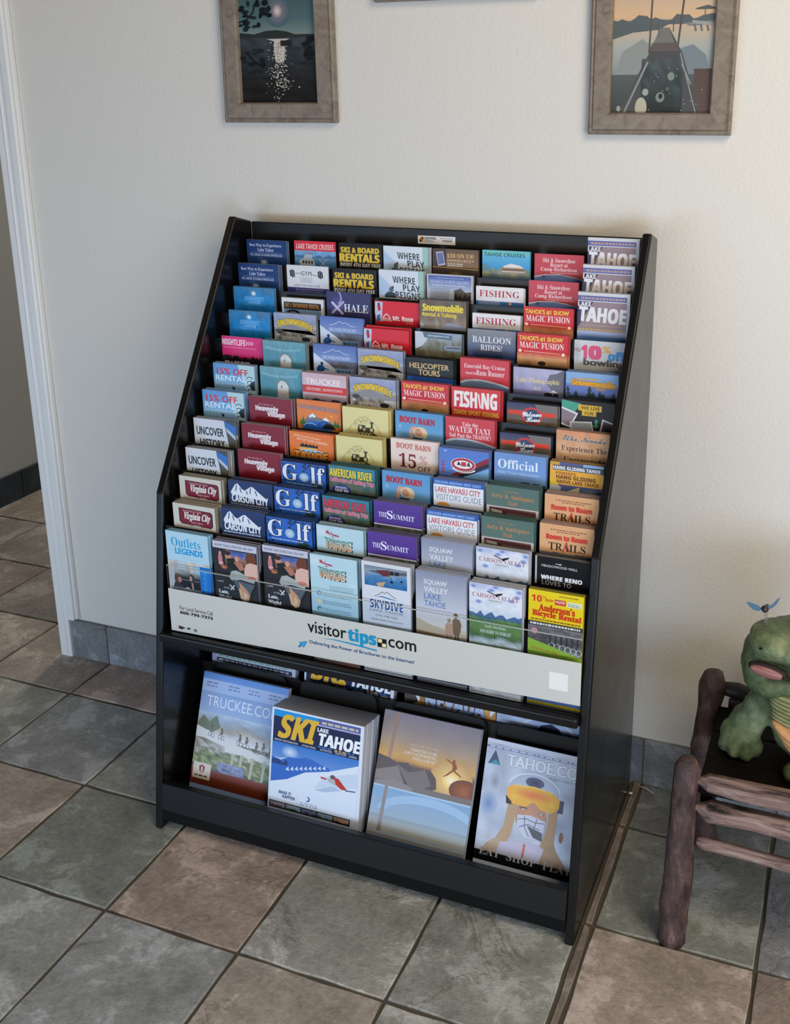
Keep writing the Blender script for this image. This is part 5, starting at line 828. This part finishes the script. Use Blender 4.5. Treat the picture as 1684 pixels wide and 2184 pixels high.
I = Ink(hi=0.948); I.G(0, 0, 1, 1.3, [(0, '#b4c4dc'), (.2, '#a9bcdc'), (.4, '#7c98cc'), (1, '#5c78ac')], .3, 7, 14, 14, 3, 3, .2); I.Q(.5, .42, .30, .22, 190, 350, .02, '#d4dcec'); I.P([(.40, .34), (.44, .27), (.54, .24), (.62, .28), (.65, .35), (.6, .4), (.42, .4)], '#232c44'); m_sn = I.meshes(MW, 'helmet')
for meshes, x, n, T, ec, fc, lb, bs, sh in ((m_np, .036, 2, .008, '#a4a8b4', '#b4c0d4', 'pale blue listing magazine partly hidden under the black shelf', 'pale blue listing magazine', 0), (m_ski, .2745, 3, .006, '#b0b6c8', '#20264a', 'half hidden ski guide on the upper step behind the thick pile', 'half hidden ski guide', 0),
                               (m_nv, .5155, 1, .005, '#8c7c6c', '#7c6048', 'tan desert magazine with white NEVADA letters under the shelf', '', 0), (m_sn, .7225, 1, .005, '#8c98b0', '#a4b4d0', 'blue snow magazine with a dark helmet under the shelf at right', '', 0)):
    mstack(meshes, x, -0.3335, 0.381, 8.8, n, T, fc, ec, lb, bs, width=MW if x < .5 else 0.2055, floor=0.1045)

# ------------------------------------------------------------------ pictures on the wall
M_frame = mat('weathered_grey_wood', hx('#84776a'), 0.6, 0.3)
fn = noise_tex(M_frame, 9, 8, 0.7, 'Object', (3, 3, 3), 1.5); fc_ = ramp(M_frame, fn, [(0.25, hx('#5e5146')), (0.45, hx('#82756a')), (0.6, hx('#8d8275')), (0.8, hx('#9a9084'))]); lk(M_frame, fc_, bsdf(M_frame).inputs['Base Color'])
bump(M_frame, noise_tex(M_frame, 40, 6, 0.7, 'Object', (1, 1, 6)), 0.5, 0.001)
def picture(x0, x1, z0, z1, bw, label, ink_fn, pw, rot=0.0, taper=0.0):
    root = empty('picture_frame', (x0, 0, z0)); tag(root, label, 'picture', None); W_, H_ = x1 - x0, z1 - z0
    prof_ = [(0, -0.002), (0, -0.017), (0.004, -0.020), (0.009, -0.0175), (0.0105, -0.022), (bw - 0.004, -0.022), (bw - 0.001, -0.018), (bw, -0.009), (bw, -0.002)]
    cs = [(0, 0), (W_, 0), (W_, H_), (0, H_)]; ins = [(1, 1), (-1, 1), (-1, -1), (1, -1)]
    for s in range(4):
        bm = bmesh.new(); a, b = cs[s], cs[(s + 1) % 4]; ia, ib = ins[s], ins[(s + 1) % 4]
        A = [bm.verts.new((a[0] + ia[0] * d, y, a[1] + ia[1] * d)) for d, y in prof_]; B = [bm.verts.new((b[0] + ib[0] * d, y, b[1] + ib[1] * d)) for d, y in prof_]
        for k in range(len(prof_)): kk = (k + 1) % len(prof_); bm.faces.new((A[k], A[kk], B[kk], B[k]))
        bm.faces.new(list(reversed(A))); bm.faces.new(B); bmesh.ops.recalc_face_normals(bm, faces=bm.faces)
        for v in bm.verts: v.co.x += (taper if v.co.x < W_ / 2 else -taper) * v.co.z / H_
        bm_obj('frame_rail', bm, M_frame, root)
    bm = bmesh.new(); bx(bm, bw - 0.002, W_ - bw + 0.002, -0.008, -0.003, bw - 0.002, H_ - bw + 0.002); bm_obj('backing', bm, M_dark, root)
    I = Ink(bot=(H_ - 2 * bw) / pw); I.DZ = 0.000005; ink_fn(I)
    for me_, nm in zip(I.meshes(pw, 'photo'), ('photo', 'x')):
        if me_: o = link(nm, me_, root); o.location = (bw, -0.0085, H_ - bw)
    return root
def night(I):
    I.R(0, 0, 1, .84, '#22303c', '#5c7878'); I.R(0, .62, 1, .86, '#4a666c', '#7c8c84'); I.E(.52, .57, .17, .17, '#8c8088', '#45606a'); I.E(.52, .565, .06, .07, '#e8ccc0', '#8c8088')
    I.P([(0, .79), (.12, .80), (.2, .81), (.36, .775), (.5, .77), (.62, .785), (.74, .82), (1, .82), (1, .86), (0, .86)], '#2c3230'); I.G(0, .85, 1, 1.66, [(0, '#3a4248'), (.3, '#2c3236'), (.6, '#22201f'), (1, '#181314')], .1, 5, 16, 20, 3, 12, .3)
    I.P([(.36, .865), (.66, .865), (.60, .89), (.60, 1.0), (.58, 1.12), (.47, 1.12), (.455, 1.0), (.46, .89)], '#c9c0b4'); r = random.Random(8)
    for k in range(420):
        v = .9 + .75 * r.random() ** 1.0; s = .085 * (1.2 - .5 * abs(v - 1.2)); u = .52 + r.gauss(0, s * .7); I.E(max(.3, min(.8, u)), v, r.uniform(.005, .012), r.uniform(.003, .007), r.choice(['#d8cfc4', '#b8aea2', '#8c8480', '#e8e0d4']) if v < 1.4 or r.random() < .25 else '#2c2826', None, 6)
    I.R(.55, .885, .69, .945, '#26262a')
    for k in range(60):
        x, y = r.choice([(r.uniform(.0, .3), r.uniform(.46, .76)), (r.uniform(.3, .42), r.uniform(.46, .62)), (r.uniform(.0, .35), r.uniform(.92, 1.25)), (r.uniform(.86, .96), r.uniform(.86, 1.1))]); I.E(x, y, r.uniform(.02, .05), r.uniform(.01, .035), r.choice(['#171c1e', '#1f2628', '#12171a']), None, 7)
    I.PL([(0, .68), (.12, .65), (.2, .58), (.25, .46)], .014, '#101416'); I.PL([(.08, 1.0), (.2, 1.12), (.32, 1.18)], .012, '#131618')
def dock(I):
    I.R(0, 0, 1, .66, '#8fa0ac', '#d6b28c'); I.R(0, .66, 1, .95, '#d0ae8c', '#a4aaa6'); I.R(0, .95, 1, 1.65, '#a4aaa6', '#4c5254'); I.K(0, 1, .73, .10, '#5c6468', 4, 24); I.P([(0, .70), (.3, .72), (.55, .73), (.45, .78), (.2, .80), (0, .86)], '#5a6264'); I.P([(.7, .72), (1, .70), (1, .74), (.75, .75)], '#7c8084')
    I.P([(.03, 1.2), (.1, .98), (.3, .86), (.38, .92), (.3, 1.3), (.06, 1.3)], '#8c9290'); I.P([(.66, .96), (.8, .92), (.93, 1.02), (1, 1.3), (.72, 1.3)], '#78848a'); I.R(0, 1.2, 1, 1.65, '#585e60', '#3c4244'); I.P([(.82, 1.15), (1, 1.15), (1, 1.65), (.86, 1.65)], '#5c4c48')
    I.P([(.47, .76), (.56, .76), (.70, 1.0), (.90, 1.65), (.08, 1.65), (.36, 1.02)], '#4e5052'); I.P([(.47, .76), (.56, .76), (.63, .93), (.40, .93)], '#76746f'); I.P([(.40, .90), (.64, .90), (.67, .98), (.36, .98)], '#625a58'); I.G(.30, 1.05, .72, 1.65, [(0, '#4c5456'), (.5, '#3a4446'), (1, '#1e2224')], .2, 6, 8, 8, 3, 3, .3)
    I.L(.38, .50, .37, 1.0, .018, '#5c5450'); I.L(.69, .50, .65, .95, .020, '#5c5450'); I.L(.45, .72, .46, .84, .01, '#5c5450'); I.L(.60, .70, .60, .80, .01, '#5c5450'); I.P([(.80, .59), (.92, .56), (1, .585), (1, .60), (.82, .60)], '#5c605e'); I.L(.90, .60, .90, .66, .012, '#6c706c')
    for x in (.80, .86, .92): I.L(x, .72, x + .02, .80, .02, '#6c6e6c')
    I.L(.78, .71, 1, .74, .03, '#9c9c98'); I.L(.36, 1.08, .14, 1.6, .022, '#8c8e8c'); I.L(.68, 1.0, .86, 1.62, .012, '#8c9290'); I.L(.7, 1.1, .8, 1.3, .014, '#8c9290')
    I.E(.31, 1.52, .06, .10, '#b4b09c'); I.E(.35, 1.37, .032, .035, '#9ca09a'); I.E(.60, 1.22, .035, .04, '#7c8c84'); I.E(.50, 1.42, .045, .05, '#7c8480'); I.E(.505, 1.41, .02, .025, '#2a2e30'); I.E(.08, 1.53, .02, .03, '#9c9c90'); I.E(.57, 1.34, .02, .02, '#5c6460')
    r = random.Random(2)
    for k in range(24): I.E(r.uniform(.04, .96), r.uniform(1.05, 1.6), .006, .006, '#9ca09c', None, 6)
picture(-0.050, 0.231, 1.492, 1.878, 0.044, 'grey wooden frame with a moonlit lake photo, above the rack\'s left side', night, 0.1905, taper=0.003)
picture(0.794, 1.072, 1.4725, 1.860, 0.0425, 'grey wooden frame with a sunset dock photo, above the rack\'s right side', dock, 0.193)
picture(0.329, 0.687, 1.736, 2.05, 0.0435, 'grey wooden frame cut off by the photo\'s top, between the two others', dock, 0.272)

# ------------------------------------------------------------------ rustic bench
M_log = mat('stained_log', hx('#5c4038'), 0.5, 0.4)
ln = noise_tex(M_log, 42, 8, 0.72, 'Object', (1, 1, 0.5), 0.4); lc = ramp(M_log, ln, [(0.30, hx('#1f1816')), (0.44, hx('#44322e')), (0.58, hx('#5c4540')), (0.74, hx('#8c7268'))]); lk(M_log, lc, bsdf(M_log).inputs['Base Color']); bump(M_log, ln, 0.7, 0.006)
M_rail = mat('pinkish_weathered_rail', hx('#9a7c72'), 0.6, 0.35)
ln = noise_tex(M_rail, 44, 8, 0.72, 'Object', (0.2, 1.5, 1.5), 0.7); lc = ramp(M_rail, ln, [(0.36, hx('#1c1514')), (0.43, hx('#6c544c')), (0.55, hx('#94796f')), (0.70, hx('#b8a198'))]); lk(M_rail, lc, bsdf(M_rail).inputs['Base Color']); bump(M_rail, ln, 0.8, 0.006)
M_seat = mat('dark_seat_board', hx('#100a08'), 0.7, 0.12)
bench = empty('log_bench', (1.12, -0.46, 0)); tag(bench, 'small rustic log bench with pinkish front rails beside the rack', 'bench')
BX = 1.60
def log(name, pts, rads, m, lump=0.25, seed=1, n=10):
    bm = bmesh.new(); P = []; Rr = []
    for i in range(len(pts) - 1):
        for k in range(5 if i < len(pts) - 2 or True else 1):
            t = k / 5; P.append(tuple(pts[i][a] + (pts[i + 1][a] - pts[i][a]) * t for a in range(3))); Rr.append(rads[i] + (rads[i + 1] - rads[i]) * t)
    P.append(pts[-1]); Rr.append(rads[-1]); tube(bm, P, Rr, n, lump, seed)
    o = bm_obj(name, bm, m, None, True); o.parent = bench; o.location = (-1.12, 0.46, 0); return o
log('leg', [(1.118, -0.462, 0.0), (1.121, -0.462, 0.12), (1.126, -0.462, 0.385), (1.127, -0.461, 0.401)], [0.0275, 0.027, 0.0235, 0.014], M_log, 0.22, 2)
log('leg', [(1.140, -0.165, 0.0), (1.120, -0.175, 0.24), (1.124, -0.165, 0.30), (1.130, -0.150, 0.375), (1.130, -0.150, 0.402)], [0.026, 0.025, 0.025, 0.027, 0.020], M_log, 0.22, 5)
log('leg', [(BX, -0.462, 0.0), (BX, -0.462, 0.385), (BX, -0.46, 0.401)], [0.0275, 0.0235, 0.014], M_log, 0.22, 12)
log('leg', [(BX, -0.165, 0.0), (BX, -0.16, 0.30), (BX, -0.14, 0.375), (BX, -0.14, 0.398)], [0.026, 0.028, 0.030, 0.018], M_log, 0.22, 15)
log('front_rail', [(1.135, -0.462, 0.358), (1.150, -0.462, 0.360), (1.166, -0.462, 0.361), (BX - 0.02, -0.462, 0.357)], [0.007, 0.009, 0.020, 0.021], M_rail, 0.3, 3)
log('front_rail', [(1.140, -0.462, 0.305), (1.148, -0.462, 0.305), (1.170, -0.462, 0.303), (BX - 0.02, -0.462, 0.297)], [0.005, 0.006, 0.0205, 0.0205], M_rail, 0.3, 7)
log('front_rail', [(1.150, -0.45, 0.222), (1.165, -0.45, 0.221), (BX - 0.02, -0.45, 0.214)], [0.009, 0.0125, 0.0135], M_rail, 0.35, 9)
log('back_rail', [(1.150, -0.142, 0.366), (1.180, -0.142, 0.366), (1.205, -0.142, 0.362), (1.215, -0.142, 0.360)], [0.013, 0.0165, 0.0155, 0.011], mat('dark_bark', hx('#241d1b'), 0.55, 0.4), 0.3, 4)
log('back_rail', [(1.13, -0.145, 0.318), (1.19, -0.145, 0.316)], [0.0042, 0.0042], M_dark, 0.1, 4, 8)
log('back_rail', [(1.13, -0.145, 0.306), (1.19, -0.145, 0.304)], [0.0042, 0.0042], M_dark, 0.1, 4, 8)
for nm, a in (('back_board', (1.163, 1.30, -0.150, -0.138, 0.14, 0.347)), ('back_board', (1.31, 1.45, -0.150, -0.138, 0.14, 0.347)), ('back_board', (1.46, 1.585, -0.150, -0.138, 0.14, 0.347))):
    o = box(nm, *a, mat('brown_board', hx('#3c2c29'), 0.5, 0.3), None, 0.004, 2); o.parent = bench; o.location = (-1.12, 0.46, 0)
for k in range(3):
    y0 = -0.446 + k * 0.094; o = box('seat_board', 1.146, BX - 0.02, y0, y0 + 0.0925, 0.322, 0.3385, M_seat, None, 0.003, 2); o.parent = bench; o.location = (-1.12, 0.46, 0)
o = box('side_rail', 1.150, 1.172, -0.44, -0.17, 0.275, 0.324, M_dark, None, 0.004, 2); o.parent = bench; o.location = (-1.12, 0.46, 0)

# ------------------------------------------------------------------ green reptile figurine
def ell(bm, c, r, rot=(0, 0, 0), u=20, v=14):
    from mathutils import Euler
    bmesh.ops.create_uvsphere(bm, u_segments=u, v_segments=v, radius=1.0, matrix=Matrix.Translation(c) @ Euler([math.radians(a) for a in rot]).to_matrix().to_4x4() @ Matrix.Diagonal((*r, 1)))
def fused(name, parts, voxel, m, parent, smooth=6, tex=None):
    bm = bmesh.new()
    for p in parts: ell(bm, *p)
    me = bpy.data.meshes.new(name); bm.to_mesh(me); bm.free(); o = bpy.data.objects.new(name, me); TS.collection.objects.link(o)
    md = o.modifiers.new('r', 'REMESH'); md.mode = 'VOXEL'; md.voxel_size = voxel
    sm = o.modifiers.new('s', 'SMOOTH'); sm.iterations = smooth; sm.factor = 0.5
    dg = scratch_dg(); me2 = bpy.data.meshes.new_from_object(o.evaluated_get(dg), depsgraph=dg)
    bpy.data.objects.remove(o); me2.polygons.foreach_set('use_smooth', [True] * len(me2.polygons)); me2.materials.clear()
    if tex:
        for v in me2.vertices: v.co += v.normal * tex(v.co)
    return link(name, me2, parent, m)
M_green = mat('green_painted_resin', hx('#55703a'), 0.5, 0.4)
gn = noise_tex(M_green, 14, 7, 0.65); gc = ramp(M_green, gn, [(0.28, hx('#333c2c')), (0.42, hx('#4a5838')), (0.55, hx('#677450')), (0.72, hx('#969c74'))]); lk(M_green, gc, bsdf(M_green).inputs['Base Color'])
bump(M_green, noise_tex(M_green, 60, 6, 0.7, 'Object', (1, 1, 2.2), 1.0), 0.6, 0.004)
M_plate = mat('tan_green_plates', hx('#8a8a58'), 0.5, 0.4); pn = noise_tex(M_plate, 30, 5); lk(M_plate, ramp(M_plate, pn, [(0.3, hx('#6c6e42')), (0.7, hx('#a8a474'))]), bsdf(M_plate).inputs['Base Color']); bump(M_plate, pn, 0.4, 0.003)
M_belly = mat('orange_tan_belly', hx('#bb8450'), 0.45, 0.4); pn = noise_tex(M_belly, 16, 5); lk(M_belly, ramp(M_belly, pn, [(0.3, hx('#a8703e')), (0.7, hx('#cf9c68'))]), bsdf(M_belly).inputs['Base Color'])
fig = empty('reptile_figurine', (1.28, -0.31, 0.342)); tag(fig, 'green reptile figurine with an open pink mouth sitting on the log bench', 'figurine'); 
def sub(o): o.location = -Vector((1.28, -0.31, 0.342)); return o
body = [((1.300, -0.315, 0.592), (0.085, 0.078, 0.038)), ((1.246, -0.335, 0.600), (0.042, 0.060, 0.030)), ((1.36, -0.31, 0.60), (0.08, 0.08, 0.045)),
        ((1.290, -0.325, 0.535), (0.086, 0.074, 0.032)), ((1.228, -0.335, 0.552), (0.034, 0.055, 0.040)), ((1.250, -0.345, 0.527), (0.050, 0.056, 0.030)), ((1.236, -0.325, 0.572), (0.040, 0.055, 0.036)), ((1.36, -0.31, 0.55), (0.08, 0.08, 0.06)),
        ((1.330, -0.295, 0.46), (0.075, 0.075, 0.09)), ((1.355, -0.29, 0.400), (0.10, 0.085, 0.058)),
        ((1.268, -0.315, 0.490), (0.034, 0.036, 0.036)), ((1.250, -0.305, 0.464), (0.032, 0.033, 0.036)), ((1.232, -0.300, 0.432), (0.032, 0.032, 0.036)), ((1.214, -0.300, 0.400), (0.034, 0.034, 0.034)), ((1.200, -0.306, 0.374), (0.036, 0.036, 0.030)),
        ((1.178, -0.322, 0.362), (0.0145, 0.020, 0.020)), ((1.196, -0.337, 0.360), (0.0145, 0.020, 0.0185)), ((1.217, -0.340, 0.360), (0.0145, 0.020, 0.018)), ((1.235, -0.325, 0.362), (0.013, 0.018, 0.018)),
        ((1.335, -0.352, 0.375), (0.034, 0.040, 0.032)), ((1.300, -0.378, 0.360), (0.0155, 0.018, 0.0175)), ((1.316, -0.388, 0.359), (0.0145, 0.018, 0.0175)), ((1.338, -0.388, 0.359), (0.014, 0.018, 0.0165)),
        ((1.42, -0.30, 0.40), (0.06, 0.07, 0.055)), ((1.46, -0.26, 0.375), (0.05, 0.035, 0.03)), ((1.50, -0.22, 0.36), (0.04, 0.022, 0.018))]
sub(fused('body', body, 0.0045, M_green, fig, 6, lambda c: 0.0022 * noise.noise(c * 55) + 0.0012 * noise.noise(c * 140)))
sub(fused('mouth', [((1.246, -0.389, 0.565), (0.037, 0.009, 0.0135), (0, 10, 0)), ((1.283, -0.395, 0.5575), (0.030, 0.004, 0.0035), (0, 8, 0))], 0.0022, mat('dark_mouth_rim', hx('#1c1410'), 0.6, 0.3), fig, 1))
sub(fused('tongue', [((1.244, -0.3945, 0.5635), (0.031, 0.0075, 0.0105), (0, 10, 0))], 0.002, mat('pink_tongue', hx('#8c5a54'), 0.35, 0.5), fig, 1))
for k in range(8):
    bm = bmesh.new(); ell(bm, (1.282 + 0.003 * k, -0.378 + 0.0030 * k, 0.512 - 0.0105 * k), (0.034 + 0.002 * k, 0.016, 0.0062), (0, 14, 0), 18, 10)
    sub(bm_obj('neck_plate', bm, M_plate, fig, True))
for k in range(3):
    sub(fused('belly_plate', [((1.300 + 0.010 * k, -0.360, 0.424 - 0.016 * k), (0.050, 0.026, 0.0125), (0, 33, 0))], 0.003, M_belly, fig, 1))
bm = bmesh.new(); ell(bm, (1.230, -0.391, 0.606), (0.0035, 0.002, 0.002)); sub(bm_obj('nostril', bm, M_dark, fig, True))
# dragonfly on a spring above the snout
bm = bmesh.new(); P = []
for k in range(60): t = k / 59; P.append((1.231 + 0.0028 * math.cos(t * 40), -0.335 + 0.0028 * math.sin(t * 40), 0.624 + 0.028 * t))
tube(bm, P, [0.0006] * 60, 6); sub(bm_obj('spring', bm, mat('spring_wire', (0.25, 0.24, 0.23), 0.4), fig, True))
bm = bmesh.new(); ell(bm, (1.2285, -0.335, 0.6565), (0.0068, 0.0075, 0.0065)); ell(bm, (1.231, -0.325, 0.655), (0.0045, 0.012, 0.0045)); sub(bm_obj('dragonfly_body', bm, mat('dragonfly_dark', hx('#2e2a2a'), 0.4), fig, True))
M_wing = mat('blue_grey_wing', hx('#55748a'), 0.2, 0.5, 0.3)
for pts in ([(1.2245, .6555), (1.216, .6615), (1.204, .6645), (1.195, .6655), (1.199, .6585), (1.208, .6515), (1.217, .6500)], [(1.232, .6555), (1.241, .6605), (1.248, .6695), (1.252, .6805), (1.2535, .6845), (1.2475, .6790), (1.240, .6680), (1.233, .6615)]):
    bm = bmesh.new(); A = [bm.verts.new((x, -0.336, z)) for x, z in pts]; B = [bm.verts.new((x, -0.3352, z)) for x, z in pts]; bm.faces.new(A); bm.faces.new(list(reversed(B)))
    for k in range(len(pts)): bm.faces.new((A[k], B[k], B[(k + 1) % len(pts)], A[(k + 1) % len(pts)]))
    bmesh.ops.recalc_face_normals(bm, faces=bm.faces); sub(bm_obj('wing', bm, M_wing, fig))
# twig on the floor by the rack's rear corner
bm = bmesh.new(); tube(bm, [(0.962, -0.031, 0.004), (0.985, -0.036, 0.006), (1.004, -0.045, 0.003)], [0.0011, 0.0016, 0.0009], 6)
tag(bm_obj('wood_splinter', bm, mat('pale_splinter', hx('#b8ab98'), 0.7), None, True), 'thin pale splinter on the floor tiles behind the rack\'s right corner', 'splinter')
bm = bmesh.new(); ell(bm, (0.9555, -0.062, 0.003), (0.005, 0.003, 0.0025), (0, 0, 20), 10, 8)
tag(bm_obj('paper_scrap', bm, mat('white_scrap', hx('#cfcac4'), 0.7), None, True), 'tiny white scrap on the floor against the rack\'s right side', 'scrap')
bpy.data.scenes.remove(TS)
